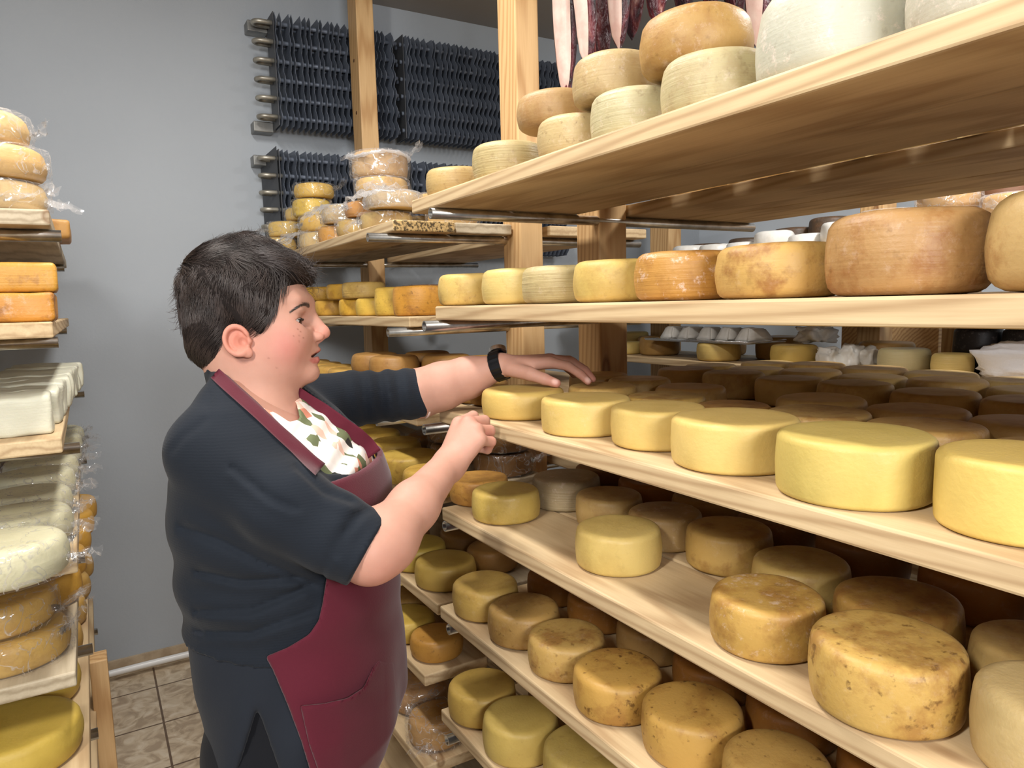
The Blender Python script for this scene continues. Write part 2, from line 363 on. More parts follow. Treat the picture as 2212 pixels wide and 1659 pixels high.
upright(-.56, -.48, 2.86, 2.95, 2.0, [(-.62, tipf[i], LL[i][0]-TH-.0125) for i in range(7)], 'post of the left rack by the grey wall', 'posts of the left rack', yp=2.88, holes=False)
o = box('timber_prop', (-.066, 2.20, 0), (-.022, 2.27, .60), M['post'], bev=.003); tag(o, 'short pine prop at the aisle side of the left rack, standing on the tiles', 'wood prop')
o = box('foot_block', (-.13, 3.03, 0), (-.036, 3.24, .10), M['block'], bev=.003); tag(o, 'small pine block on the floor tiles at the foot of the left rack', 'wood block')
# ------------------------------------------------------------------ finned coolers on the grey wall
M['plate'] = simple('dark_sheet_metal', (84, 86, 90), .5, .5)
def cooler(x0, x1, z0, z1, label, bends, plate=False):
    y0, y1 = 3.20, 3.34; rows = 6
    e = empty('finned_cooler', ((x0+x1)/2, y1, z0)); base = np.array(e.location); tag(e, label, 'cooler', 'finned coolers on the grey wall')
    verts = []; faces = []
    n = int((x1-x0)/.0265); H_ = z1-z0
    for i in range(n+1):
        x = x0+.02+i*(x1-x0-.04)/n
        s = 24*2; ring = []
        tilt = random.uniform(-.002, .002)
        for side in (-.0009, .0009):
            col = []
            for j in range(s+1):
                t = j/s; z = z0+H_*t
                w = .024*(.5+.5*math.cos(2*math.pi*rows*t))**1.5
                wob = .0016*math.sin(2*math.pi*rows*t+i*.3)
                a = len(verts); verts.append((x+side+wob+tilt*j/8-base[0], y0+w-base[1], z-base[2])); verts.append((x+side-base[0], y1-.01-base[1], z-base[2])); col.append(a)
            ring.append(col)
        for j in range(s):
            a, b_ = ring[0][j], ring[0][j+1]; c_, d_ = ring[1][j], ring[1][j+1]
            faces += [(a, b_, b_+1, a+1), (c_, c_+1, d_+1, d_), (a, c_, d_, b_)]
        a, c_ = ring[0][0], ring[1][0]; faces.append((a, a+1, c_+1, c_))
        a, c_ = ring[0][-1], ring[1][-1]; faces.append((a, c_, c_+1, a+1))
    link('fin_pack', pymesh('fin_pack', verts, faces), M['fin'], e, smooth=False)
    for j in range(rows):
        z = z0+H_*(j+.5)/rows-base[2]
        link('coil_tube', tube_mesh('coil_tube', [(x0-base[0], y0+.045-base[1], z), (x1-base[0], y0+.045-base[1], z)], .009, 10), M['fin'], e)
        link('coil_tube', tube_mesh('coil_tube', [(x0-base[0], y1-.045-base[1], z), (x1-base[0], y1-.045-base[1], z)], .009, 10), M['fin'], e)
        if bends:
            yc = (y0+y1)/2-base[1]; rr_ = .025; xx = x0-base[0]
            pts = [(xx+.03, yc-rr_, z), (xx-.035, yc-rr_, z)]
            pts += [(xx-.035-rr_*1.2*math.sin(a*math.pi/8), yc-rr_*math.cos(a*math.pi/8), z) for a in range(1, 8)]
            pts += [(xx-.035, yc+rr_, z), (xx+.03, yc+rr_, z)]
            link('pipe_bend', tube_mesh('pipe_bend', pts, .0095, 12), M['tube'], e)
    link('end_plate', box_mesh('end_plate', .003, y1-y0-.02, H_, 0, (x0+.008-base[0], y0+.02-base[1], 0)), M['plate'], e, smooth=False)
    if bends:
        for zz in (0, H_-.045):
            link('wall_bracket', box_mesh('wall_bracket', .085, .07, .045, .004, (x0-.075-base[0], YW-.072-base[1], zz-.01)), M['bracket'], e, smooth=False)
    if plate:
        v = [(x0-base[0]-.0, y0-base[1]+.02, H_+.012), (x0-base[0]-.035, y1-base[1]+.04, H_-.02), (x0-base[0]-.035, y1-base[1]+.04, -.0), (x0-base[0], y0-base[1]+.02, 0)]
        v = v+[(a, b_+.003, c_) for a, b_, c_ in v]
        link('corner_plate', pymesh('corner_plate', v, [(0, 1, 2, 3), (7, 6, 5, 4), (0, 4, 5, 1), (1, 5, 6, 2), (2, 6, 7, 3), (3, 7, 4, 0)]), M['plate'], e, smooth=False)
    return e
cooler(.775, 1.345, 2.335, 2.80, 'grey finned cooler high on the wall, left unit with bare pipe bends at its end', True)
cooler(1.36, 2.30, 2.335, 2.80, 'grey finned cooler high on the wall, right unit behind the tall posts', False)
cooler(.765, 1.36, 1.80, 2.235, 'lower grey finned cooler behind the stacked wrapped cheeses, with a dark corner plate', True, True)
cooler(1.375, 2.3, 1.80, 2.235, 'lower grey finned cooler to the right, mostly hidden by the posts', False)
# ------------------------------------------------------------------ cheeses
def az(px, py): v = ray(px, py); return math.atan2(v[0], v[1])
def solve(xl, xr, yp, z, mode, h=None, x0=None, r=None):
    """pixel span of a wheel + what it stands on -> centre, radius, height"""
    a1 = az(xl, yp)
    if mode == 'l':                                # left tangent, radius and centre line known
        D = math.sqrt(x0*x0+.5); 
        for _ in range(30):
            ac = a1+math.asin(min(.9, r/D)); y = x0/math.tan(ac); D = math.hypot(x0, y)
        return x0, y, r, h
    a2 = az(xr, yp); ac = (a1+a2)/2; hh_ = (a2-a1)/2; xc = (xl+xr)/2
    for _ in range(8): xc += (ac-az(xc, yp))/(az(xc+1, yp)-az(xc, yp))
    p = at_z(xc, yp, z+(h if mode == 't' else 0)); dd_ = math.hypot(p[0], p[1]); D = dd_/(1-math.sin(hh_)); r = D*math.sin(hh_)
    return D*math.sin(ac), D*math.cos(ac), r, h
def wheel_mesh(r, h, edge=.016, bulge=.03, seg=56, seed=0, rough=.012, dome=.0, slump=0):
    e = min(edge, h*.33, r*.4); prof = [(0, 0), (r*.5, 0), (r-e*1.15, 0)]
    for i in range(1, 5): a = math.pi/2*i/4; prof.append((r-e+e*math.sin(a)-.0, e*.8-e*.8*math.cos(a)))
    for t in (.25, .5, .75): prof.append((r*(1+bulge*math.sin(math.pi*t)), e*.8+(h-e*1.8)*t))
    for i in range(0, 5): a = math.pi/2*i/4; prof.append((r-e+e*math.cos(a), h-e+e*math.sin(a)))
    prof += [(r*.72, h+dome*.4), (r*.4, h+dome*.8), (0, h+dome)]
    verts = []; faces = []; off = Vector((seed*3.1, seed*1.7, seed*.9)); rows_ = []
    for k, (pr, pz) in enumerate(prof):
        if pr == 0: rows_.append([len(verts)]); verts.append(Vector((0, 0, pz))); continue
        row = []
        for i in range(seg):
            a = 2*math.pi*i/seg; row.append(len(verts)); verts.append(Vector((pr*math.cos(a), pr*math.sin(a), pz)))
        rows_.append(row)
    for k in range(len(rows_)-1):
        A, B = rows_[k], rows_[k+1]
        for i in range(seg):
            j = (i+1) % seg
            if len(A) == 1: faces.append((A[0], B[j], B[i]))
            elif len(B) == 1: faces.append((A[i], A[j], B[0]))
            else: faces.append((A[i], A[j], B[j], B[i]))
    out_ = []
    for v in verts:
        n1 = noise.noise_vector(v*(1.1/r)+off); n2 = noise.noise_vector(v*(4/r)+off)
        d = n1*r*rough*2+n2*r*rough*.5
        k = min(1, v.z/(h*.3)) if v.z < h*.3 else 1
        w = Vector((v.x+d.x, v.y+d.y, v.z+d.z*k*.6))
        if slump: w.x += slump*v.z; 
        w.z = max(w.z, 0)
        out_.append(w)
    return pymesh('cheese_wheel', out_, faces)
CNT = [0]
SPOTS = []; ALLW = []
def wheel(x, y, z, r, h, col, label, group=None, mo=.3, sp=.15, bl=.05, rib=.1, edge=.016, bulge=.03, dome=0, name='round_cheese', cat='cheese', seg=56, rough=.012, tilt=None):
    CNT[0] += 1
    me = wheel_mesh(r/(1+bulge*.7), h, edge, bulge, seg, CNT[0], rough, dome)
    o = link(name, me, M['cheese'], None, (x, y, z+.0004))
    o.rotation_euler = (0, 0, 0) if tilt is None else tilt
    o.color = (*lin(col), 1); o['mottle'] = float(mo); o['specks'] = float(sp); o['bloom'] = float(bl); o['ribs'] = float(rib)
    SPOTS.append((x, y, z, r, h)); ALLW.append([o, r*1.02, h, 1.0]); return tag(o, label, cat, group)
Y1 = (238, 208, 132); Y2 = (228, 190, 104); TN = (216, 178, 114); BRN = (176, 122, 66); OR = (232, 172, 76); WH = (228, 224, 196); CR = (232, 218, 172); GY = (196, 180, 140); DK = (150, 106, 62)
def front(shelf, rows, grp):
    for t in rows:
        xl, xr, yp, mode, h, col, mo, sp, bl, rib, lab = t[:11]; kw = t[11] if len(t) > 11 else {}
        x, y, r, hh_ = solve(xl, xr, yp, LV[shelf] if isinstance(shelf, str) else shelf, mode, h)
        wheel(x, y, LV[shelf] if isinstance(shelf, str) else shelf, r*.985, h, col, lab, grp, mo, sp, bl, rib, **kw)
def frontl(z, rows, grp):
    for t in rows:
        xl, yp, x0, r, h, col, mo, sp, bl, rib, lab = t[:11]; kw = t[11] if len(t) > 11 else {}
        x, y, r, h = solve(xl, 0, yp, 0, 'l', h, x0, r)
        wheel(x, y, z, r, h, col, lab, grp, mo, sp, bl, rib, **kw)
# top shelf of the near rack
gA = 'wheels on the top shelf of the near right rack'
frontl(LV['A'], [
 (919, 380, .745, .070, .062, (199, 171, 118), .15, .25, .1, .3, 'small tan wheel at the left end of the top shelf, right of the wrapped cheeses'),
 (1020, 330, .750, .072, .072, (196, 178, 131), .1, .2, .2, .8, 'ridged buff wheel second from the left on the top shelf board'),
 (1169, 280, .750, .070, .068, (203, 180, 133), .1, .5, .25, .3, 'pale speckled wheel on the top shelf board, below the first upper-layer wheel'),
 (1264, 235, .755, .072, .072, (201, 190, 151), .1, .3, .3, .6, 'cream wheel on the top shelf board, below the whitish upper-layer wheel'),
 (1432, 165, .755, .074, .075, (201, 187, 145), .2, .25, .25, .5, 'broad cream wheel on the top shelf, under the big glossy tilted one'),
 (1634, 90, .775, .092, .105, (203, 201, 183), .0, .2, .6, .2, 'large white mouldy wheel on the top shelf, cut off by the upper edge', dict(edge=.025, rough=.02)),
 (1948, 30, .765, .078, .085, (199, 194, 176), .1, .2, .6, .2, 'white dusty wheel at the top right corner of the photo'),
], gA)
zA = LV['A']
frontl(zA+.069, [(1116, 230, .76, .070, .060, (190, 156, 109), .3, .3, .1, .2, 'brownish wheel in the upper layer of the top shelf, nearest the tall bright post')], gA)
frontl(zA+.074, [(1237, 170, .765, .069, .070, (201, 176, 131), .2, .3, .3, .3, 'whitish wheel in the upper layer of the top shelf, in front of the hams'),
], gA)
frontl(zA+.0765, [(1381, 95, .775, .078, .078, (196, 158, 100), .35, .3, .25, .1, 'big glossy golden wheel on top of the pile on the top shelf', dict(edge=.024))], gA)
# eye-level shelf
gB = 'wheels along the eye-level shelf'
frontl(LV['B'], [
 (946, 630, .745, .072, .069, (228, 196, 122), .3, .35, .15, .1, 'golden wheel with a rosy patch at the left end of the eye-level shelf'),
 (1041, 625, .745, .073, .069, (230, 204, 134), .05, .1, .05, .2, 'smooth plain yellow wheel second from the left on the eye-level shelf'),
 (1126, 620, .745, .071, .066, (204, 186, 138), .1, .15, .3, 1.0, 'greyish wheel with fine horizontal cloth lines on the eye-level shelf'),
 (1246, 615, .745, .072, .066, (228, 198, 122), .2, .15, .05, .1, 'smooth yellow wheel in front of the thick post on the eye-level shelf'),
 (1371, 600, .750, .074, .068, (200, 150, 84), .5, .3, .7, .6, 'orange-brown wheel with white bloom on the eye-level shelf'),
 (1541, 590, .755, .077, .066, (214, 174, 108), .75, .2, .1, .2, 'yellow wheel with reddish-brown blotches on the eye-level shelf'),
 (1787, 560, .760, .080, .086, (186, 146, 98), .75, .3, .15, .25, 'tall dark tan wheel on the eye-level shelf, second from the right edge', dict(edge=.02)),
 (2096, 540, .765, .086, .09, (206, 174, 120), .5, .1, .0, .1, 'tall tan wheel on the eye-level shelf, cut off by the right photo edge', dict(edge=.026)),
], gB)
# shelf under the hand
gC = 'wheels on the shelf under the reaching hand'
sm = dict(edge=.0085, bulge=.012)
front('C', [
 (980, 1082, 884, 'b', .043, (214, 166, 88), .5, .4, 0, .2, 'orange-brown wheel at the corner of the hand-level shelf, behind the fist'),
 (1040, 1222, 912, 'b', .0555, (226, 194, 118), .05, .05, 0, 0, 'smooth yellow wheel right below the reaching hand, with a worn front corner', dict(edge=.013, bulge=.02)),
 (1168, 1366, 948, 'b', .060, Y1, .05, .08, .15, 0, 'yellow wheel with whitish grains, second in the front row of the hand-level shelf', sm),
 (1320, 1530, 980, 'b', .061, Y1, .05, .05, .03, 0, 'smooth pale yellow wheel, third in the front row of the hand-level shelf', sm),
 (1463, 1746, 1029, 'b', .066, (240, 210, 134), .05, .05, 0, 0, 'wide pale yellow wheel, fourth in the front row of the hand-level shelf', sm),
 (1685, 2042, 1103, 'b', .071, (228, 204, 124), .02, .03, 0, 0, 'largest bright yellow waxy wheel, fifth in the front row of the hand-level shelf', sm),
 (2010, 2400, 1182, 'b', .075, (242, 212, 128), .02, .02, 0, 0, 'pale yellow wheel cut off by the right edge, front row of the hand-level shelf', sm),
 (1226, 1378, 842, 't', .055, (220, 184, 116), .3, .2, .1, 0, 'wheel behind the fingertips, second row of the hand-level shelf', sm),
 (1352, 1528, 866, 't', .052, (212, 178, 108), .5, .2, .2, 0, 'brown-topped wheel behind the third front wheel of the hand-level shelf', sm),
 (1494, 1668, 886, 't', .048, (206, 160, 98), .6, .2, .2, 0, 'flat reddish-topped wheel in the second row of the hand-level shelf', sm),
 (1646, 1884, 906, 't', .058, (216, 182, 118), .5, .2, .2, 0, 'half-lit wheel in the second row, behind the largest yellow wheel', sm),
 (1851, 2132, 940, 't', .062, (204, 166, 104), .5, .2, .2, 0, 'wide brown-topped wheel in the second row, near the right edge', sm),
 (2128, 2420, 985, 't', .062, (204, 168, 104), .4, .2, .1, 0, 'wheel at the right edge in the second row of the hand-level shelf', sm),
], gC)
ordn = ['first', 'second', 'third', 'fourth', 'fifth', 'sixth', 'seventh', 'eighth', 'ninth']
def grid(z, xs, y0, y1, step, h, cols, where, grp, skip=lambda x, y: False, rr=.072, **kw):
    for i, x in enumerate(xs):
        k = 0; y = y1+(i % 2)*step*-.4
        while y > y0:
            if not skip(x, y) and all(not (abs(zz-z) < .03 and math.hypot(x-a, y-b_) < rr+c_-.004) for a, b_, zz, c_, d_ in SPOTS):
                r_ = rr*random.uniform(.96, 1.0); h_ = h*random.uniform(.9, 1.08)
                wheel(x+random.uniform(-.003, .003), y, z, r_, h_, random.choice(cols), 'shaded wheel on %s, %s row from aisle, %s from post' % (where, ordn[i+2] if len(xs) < 6 else ordn[i], ordn[min(k, 8)]), grp, random.uniform(.1, .5), .1, .1, .1, edge=.011, bulge=.02, seg=40, **kw); k += 1
            y -= step
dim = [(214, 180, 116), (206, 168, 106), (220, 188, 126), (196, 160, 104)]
gA2 = 'wheels further in on the top shelf'
for i_, y_ in enumerate((1.33, 1.155, .98, .805, .63, .455, .28)):
    wheel(1.12, y_, LV['A'], .086, .07, (214, 178, 122), 'wheel bridging the gap in the top shelf, its underside showing, %s from post' % ordn[i_], gA2, .4, .2, .1, .1, seg=44)
grid(LV['A'], [.925, 1.31, 1.49], .25, 1.33, .165, .07, [(216, 196, 150), (220, 186, 130)], 'top shelf, added light blocker', gA2, rr=.076)  # unseen wheels added to block ceiling light above the board gap
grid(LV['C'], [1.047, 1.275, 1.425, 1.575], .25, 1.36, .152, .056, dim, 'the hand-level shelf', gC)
# fourth shelf
gD = 'wheels on the fourth shelf down'
md = dict(edge=.0105, bulge=.025)
front('D', [
 (972, 1101, 1098, 'b', .056, (206, 156, 88), .45, .4, .05, .2, 'orange-rind wheel beside the forearm on the fourth shelf, behind a yellow wheel', dict(edge=.008)),
 (1020, 1168, 1139, 'b', .062, (216, 186, 106), .15, .1, .12, .05, 'mustard yellow wheel at the left of the fourth shelf, below the fist', md),
 (1149, 1299, 1110, 'b', .066, (190, 172, 138), .1, .1, .45, .8, 'grey-brown wheel with a rippled side in the second row of the fourth shelf', md),
 (1242, 1390, 1086, 't', .062, (206, 174, 116), .3, .1, .1, .05, 'half-shaded tan wheel behind the lone front wheel, second row of the fourth shelf', md),
 (1356, 1522, 1128, 't', .062, (196, 164, 112), .4, .1, .35, .2, 'dark-topped wheel in the second row of the fourth shelf, left of the blotched one', md),
 (1244, 1432, 1252, 'b', .068, (230, 202, 128), .12, .08, 0, .0, 'smooth pale yellow wheel standing alone at the front of the fourth shelf', md),
 (1478, 1670, 1250, 'b', .066, (212, 176, 108), .55, .25, .1, .05, 'yellow wheel with rusty blotches in the second row of the fourth shelf', md),
 (1622, 1842, 1245, 't', .062, (208, 178, 112), .4, .1, .2, .05, 'wheel with a glossy dark top behind the rind-bloomed wheel of the fourth shelf', md),
 (1530, 1783, 1442, 'b', .068, (212, 172, 100), .5, .3, .45, .05, 'glossy golden wheel with whitish bloom at the front of the fourth shelf', md),
 (1800, 2100, 1350, 't', .066, (192, 152, 88), .7, .4, .15, .05, 'dark brown-topped wheel in the second row of the fourth shelf, near the right edge', md),
 (1743, 2094, 1590, 'b', .078, (218, 180, 108), .55, .7, .1, .05, 'large amber wheel with brown-stained side, nearest on the fourth shelf', dict(edge=.012, bulge=.03)),
 (2093, 2420, 1450, 't', .066, (210, 178, 118), .5, .2, .1, .05, 'half-lit wheel at the right edge in the second row of the fourth shelf', md),
 (2062, 2460, 1730, 'b', .08, (222, 196, 142), .05, .05, .1, .05, 'pale beige wheel in the bottom right corner on the fourth shelf', dict(edge=.016)),
], gD)
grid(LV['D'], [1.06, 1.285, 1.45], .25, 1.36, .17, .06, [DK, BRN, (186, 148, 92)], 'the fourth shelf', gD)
gE = 'wheels on the fifth shelf down'
fr = dict(edge=.013, bulge=.03, dome=.001)
front('E', [
 (979, 1124, 1351, 'b', .070, (220, 184, 108), .2, .15, .1, .05, 'golden wheel with grey patches at the left end of the fifth shelf', fr),
 (1054, 1211, 1411, 'b', .068, (196, 158, 96), .5, .6, .1, .05, 'dull brown wheel with a pitted rim, second on the fifth shelf', fr),
 (1144, 1314, 1487, 'b', .068, (206, 170, 104), .6, .5, .1, .05, 'tan wheel with a rusty stain on its side, third on the fifth shelf', fr),
 (1242, 1439, 1582, 'b', .070, (208, 166, 94), .5, .8, .0, .05, 'amber wheel with a dark flecked top, fourth on the fifth shelf', fr),
 (1380, 1603, 1682, 'b', .074, (210, 168, 96), .45, 1.0, .0, .05, 'heavily speckled wheel at the bottom edge of the photo, fifth on its shelf', fr),
 (1551, 1795, 1700, 't', .072, (204, 166, 100), .35, .7, .0, .05, 'wheel cut off by the bottom edge of the photo, sixth on the fifth shelf', fr),
], gE)
front('F', [
 (975, 1124, 1588, 'b', .074, (226, 190, 108), .1, .15, .0, .05, 'golden wheel at the left end of the sixth shelf', fr),
 (1051, 1217, 1672, 'b', .080, (214, 186, 110), .05, .1, .0, .05, 'tall mustard wheel second on the sixth shelf', fr),
 (1156, 1350, 1660, 't', .080, (206, 180, 108), .05, .2, .1, .05, 'dusty-topped mustard wheel, third on the sixth shelf, cut by the bottom edge', fr),
], 'wheels on the sixth shelf down')
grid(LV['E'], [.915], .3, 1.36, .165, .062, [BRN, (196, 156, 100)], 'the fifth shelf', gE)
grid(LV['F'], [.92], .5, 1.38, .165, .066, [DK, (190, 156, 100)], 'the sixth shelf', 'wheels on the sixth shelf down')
# film-wrapped blocks behind the fifth shelf's wheels
def rbox(name, sx, sy, sz, bev, seed=0, rough=.004, seg=3, cuts=5):
    bm = bmesh.new(); bmesh.ops.create_cube(bm, size=1)
    for v in bm.verts: v.co = Vector((v.co.x*sx, v.co.y*sy, (v.co.z+.5)*sz))
    bmesh.ops.bevel(bm, geom=bm.edges[:], offset=bev, segments=seg, affect='EDGES', profile=.5)
    bmesh.ops.subdivide_edges(bm, edges=[e for e in bm.edges if e.calc_length() > min(sx, sy, sz)*.5], cuts=cuts, use_grid_fill=True)
    for v in bm.verts:
        d = noise.noise_vector(v.co*18+Vector((seed*2.3, 0, seed)))*rough; z = v.co.z
        v.co += d; 
        if z < .002: v.co.z = max(0, min(v.co.z, .001))
    me = bpy.data.meshes.new(name); bm.to_mesh(me); bm.free(); return me
def block(x, y, z, sx, sy, sz, col, label, group=None, rz=0, bev=.008, mo=.2, sp=.1, bl=.1, rib=.1, name='cheese_block', cat='cheese', rough=.004):
    CNT[0] += 1
    o = link(name, rbox(name, sx, sy, sz, bev, CNT[0], rough), M['cheese'], None, (x, y, z+.0004), rot=(0, 0, rz))
    o.color = (*lin(col), 1); o['mottle'] = float(mo); o['specks'] = float(sp); o['bloom'] = float(bl); o['ribs'] = float(rib)
    SPOTS.append((x, y, z, max(sx, sy)/2, sz)); return tag(o, label, cat, group)
# ------------------------------------------------------------------ clear film
def film_shell(o, r, h, seed, milky=.12, tails=(), pad=.004, ruff=.009, height=None):
    """crumpled film round a wheel (child of it), with twisted tails: (azimuth, z, length, width, lift)"""
    seg = 72; prof = [(r*.9, .001), (r+pad*.8, .004), (r+pad, h*.2), (r+pad*1.2, h*.35), (r+pad*1.2, h*.55), (r+pad*1.1, h*.75), (r+pad*.8, h*.93), (r*.95, h+.001), (r*.7, h+.0016), (r*.3, h+.0016)]
    verts = []; faces = []; off = Vector((seed*1.3, seed*.7, 0))
    for k, (pr, pz) in enumerate(prof):
        for i in range(seg):
            a = 2*math.pi*i/seg; v = Vector((pr*math.cos(a), pr*math.sin(a), pz))
            n = abs(noise.noise(v*38+off))*ruff*(1 if k > 0 else .2)+abs(noise.noise(v*90+off))*ruff*.4
            v += Vector((math.cos(a), math.sin(a), .5 if k == 6 else 0))*n*(1 if k < 8 else .1)
            verts.append(v)
    for k in range(len(prof)-1):
        for i in range(seg):
            j = (i+1) % seg; faces.append((k*seg+i, k*seg+j, (k+1)*seg+j, (k+1)*seg+i))
    for (a, z, L_, w, lift) in tails:
        nx, ny = 12, 9; b0 = len(verts); dr = Vector((math.cos(a), math.sin(a), 0)); sd = Vector((-math.sin(a), math.cos(a), 0))
        for i in range(nx):
            t = i/(nx-1); cw = w*(1-.72*math.sin(min(1, t*2.2)*math.pi)*(1 if t < .5 else 0)-.0)*(.55+.6*t)
            for j in range(ny):
                s = j/(ny-1)-.5; p = dr*(r*.93+L_*t)+sd*s*cw+Vector((0, 0, z+lift*t*t))
                q = noise.noise_vector(p*60+off+Vector((0, 0, a)))*.012*min(1, t*3+.2); p = p+q+Vector((0, 0, .008*math.sin(j*2.4+seed)))
                verts.append(p)
        for i in range(nx-1):
            for j in range(ny-1):
                q = b0+i*ny+j; faces.append((q, q+1, q+ny+1, q+ny))
    f = link('plastic_film', pymesh('plastic_film', verts, faces), M['film'], o); f['milky'] = float(milky)
    return f
def wrapped(x, y, z, r, h, col, label, group, milky=.12, tails=(), **kw):
    o = wheel(x, y, z, r, h, col, label, group, **kw); ALLW[-1][1] = r+.011; film_shell(o, r, h, CNT[0], milky, tails); return o
# ------------------------------------------------------------------ wrapped pile on the top shelf of the rack by the wall
A2 = R2['A'][0]; gW = 'film-wrapped cheeses on the top shelf by the wall'
def wr(px, py, x, z, r, h, col, label, milky=.15, tails=(), group=gW, **kw):
    """place by the pixel of the wheel's visible centre and the depth line x"""
    p = at_x(px, py, x); wrapped(p[0], p[1], z, r, h, col, label, group, milky, tails, **kw)
YW1 = (240, 204, 120); YW2 = (228, 188, 112)
pile = [  # left tangent (px), row of the pixel, layer height, radius, height, inset, colour, milky, label
 (774, 480, 0, .085, .056, .0, (216, 184, 118), .12, 'wrapped wheel in the bottom layer at the near end of the pile'),
 (724, 495, 0, .080, .060, .0, (212, 178, 108), .10, 'wide wrapped wheel in the bottom layer with a mottled rind'),
 (684, 505, 0, .078, .062, .0, (232, 174, 92), .10, 'orange wrapped wheel in the bottom layer with a long flap of film'),
 (644, 515, 0, .078, .064, .0, YW1, .34, 'wrapped wheel in the bottom layer beneath the loose white flap of film'),
 (597, 520, 0, .078, .066, .0, YW1, .08, 'wrapped wheel in the bottom layer just above the dark hair'),
 (546, 505, 0, .078, .066, -.03, YW1, .10, 'wrapped wheel in the bottom layer at the wall end of the pile'),
 (790, 455, .060, .085, .052, .01, (222, 190, 130), .42, 'wrapped wheel under thick white film in the second layer, near end'),
 (741, 455, .0635, .078, .052, .02, (220, 160, 90), .12, 'wrapped wheel with a reddish spotted rind in the second layer'),
 (692, 450, .0655, .080, .066, .01, (228, 196, 130), .36, 'wrapped wheel with much white film in the second layer'),
 (644, 465, .0675, .078, .064, .01, (240, 196, 104), .10, 'orange-yellow wrapped wheel in the second layer of the pile'),
 (598, 470, .0695, .078, .064, .0, YW1, .12, 'wrapped wheel in the second layer, second from the wall end'),
 (557, 470, .0695, .076, .064, .0, YW1, .10, 'wrapped wheel in the second layer at the wall end of the pile'),
 (766, 420, .1155, .086, .056, .02, (224, 184, 116), .18, 'wrapped amber wheel in the third layer, under the topmost one'),
 (628, 435, .1355, .080, .072, .01, (244, 210, 110), .06, 'bright yellow wrapped wheel in the third layer of the pile'),
 (584, 440, .1375, .074, .056, .02, YW1, .14, 'wrapped wheel in the third layer at the wall end of the pile'),
 (757, 370, .1745, .092, .082, .02, (206, 172, 128), .12, 'topmost wrapped wheel of the pile, with a thick white band of film'),
 (632, 400, .2105, .082, .058, .02, (240, 200, 112), .06, 'wrapped yellow wheel topping the left of the pile, with a film twist'),
]
for i, (xl, yp, zo, r, h, ins, c, mk, lb) in enumerate(pile):
    x, y, r, _ = solve(xl, 0, yp, 0, 'l', h, .735+ins+r, r)
    tl = [(math.pi*(1.0+.12*((i*37) % 5)/5), .03, .05+.02*(i % 3), .10, -.02)] if i in (0, 5, 7, 9, 11) else []
    if i == 3: tl = [(math.pi*1.06, .060, .10, .20, -.05)]
    if i == 8: tl = [(math.pi*1.05, .060, .06, .15, -.04)]
    if i == 6: tl = [(math.pi*1.05, .045, .05, .16, -.015), (math.pi*1.3, .050, .05, .1, .01)]
    if i == 15: tl = [(-.55, .075, .05, .06, .035), (math.pi*.97, .070, .03, .10, -.01)]
    if i == 16: tl = [(-.55, .035, .06, .07, .035)]
    o = wrapped(x, y, A2+zo, r-.004, h-.002, c, lb, gW, mk, tl, mo=.25 if c != YW1 else .05, sp=.25, seg=44)
    ALLW[-1][1] = r+.001; ALLW[-1][3] = 2.0
    if i == 15:   # the rolled band of film round the topmost wheel
        pts_ = [((r+.004+.004*math.sin(t*5))*math.cos(t), (r+.004+.004*math.sin(t*5))*math.sin(t), h*.80+.006*math.sin(t*3)) for t in np.linspace(0, 2*math.pi, 60)[:-1]]
        bd = link('film_band', tube_mesh('film_band', pts_, [.0055+.0025*math.sin(k*1.7)*math.cos(k*.6) for k in range(59)], 8, closed=True), M['film'], o); bd['milky'] = .65
for i, (y, zl) in enumerate(((2.0, 0), (2.18, 0), (2.36, 0), (2.1, 1), (2.55, 0))):
    wrapped(.99, y, A2+zl*.062, .075, .056, YW2, 'wrapped wheel deeper in the top shelf pile, %s from the near end' % ordn[i], gW, .2, [], seg=36)
# ------------------------------------------------------------------ second shelf by the wall
B2 = R2['B'][0]; gB2 = 'orange-yellow wheels stacked on the second shelf by the wall'
col2 = [(240, 190, 92), (236, 184, 84), (242, 200, 110)]
def row2(z, items, grp, h, xc=.845, r=.075):
    for (xl, yp, c, mo, sp, rib, lab, hh_) in items:
        x, y, r_, _ = solve(xl, 0, yp, 0, 'l', h, xc, r); wheel(x, y, z, r, hh_ or h, c, lab, grp, mo, sp, 0, rib, edge=.012, bulge=.02, seg=44)
row2(B2, [(847, 650, (228, 168, 84), .6, .5, .3, 'speckled orange wheel at the near end of the second shelf by the wall', .086),
          (810, 650, (242, 202, 104), .25, .35, .2, 'tall yellow wheel second from the near end of the second shelf by the wall', .088),
          (768, 655, (244, 204, 104), .2, .2, .2, 'yellow wheel in the lower layer, right of the narrow one, second shelf by the wall', .058),
          (731, 655, (240, 192, 90), .35, .2, .2, 'narrow-looking golden wheel in the lower layer of the second shelf by the wall', .058),
          (679, 655, (238, 188, 96), .5, .2, .2, 'mottled golden wheel beside the nose, lower layer of the second shelf by the wall', .058),
          (640, 655, (238, 188, 96), .5, .2, .2, 'golden wheel behind the face, lower layer of the second shelf by the wall', .058)], gB2, .058)
row2(B2+.0592, [(738, 615, (232, 196, 120), .3, .3, .9, 'ridged buff wheel in the upper layer of the second shelf by the wall', None),
             (704, 620, (240, 190, 92), .5, .2, .2, 'golden blotched wheel in the upper layer, left of the ridged one', None),
             (652, 620, (240, 192, 96), .6, .2, .2, 'blotched wheel just in front of the forehead, upper layer', None)], gB2, .056)
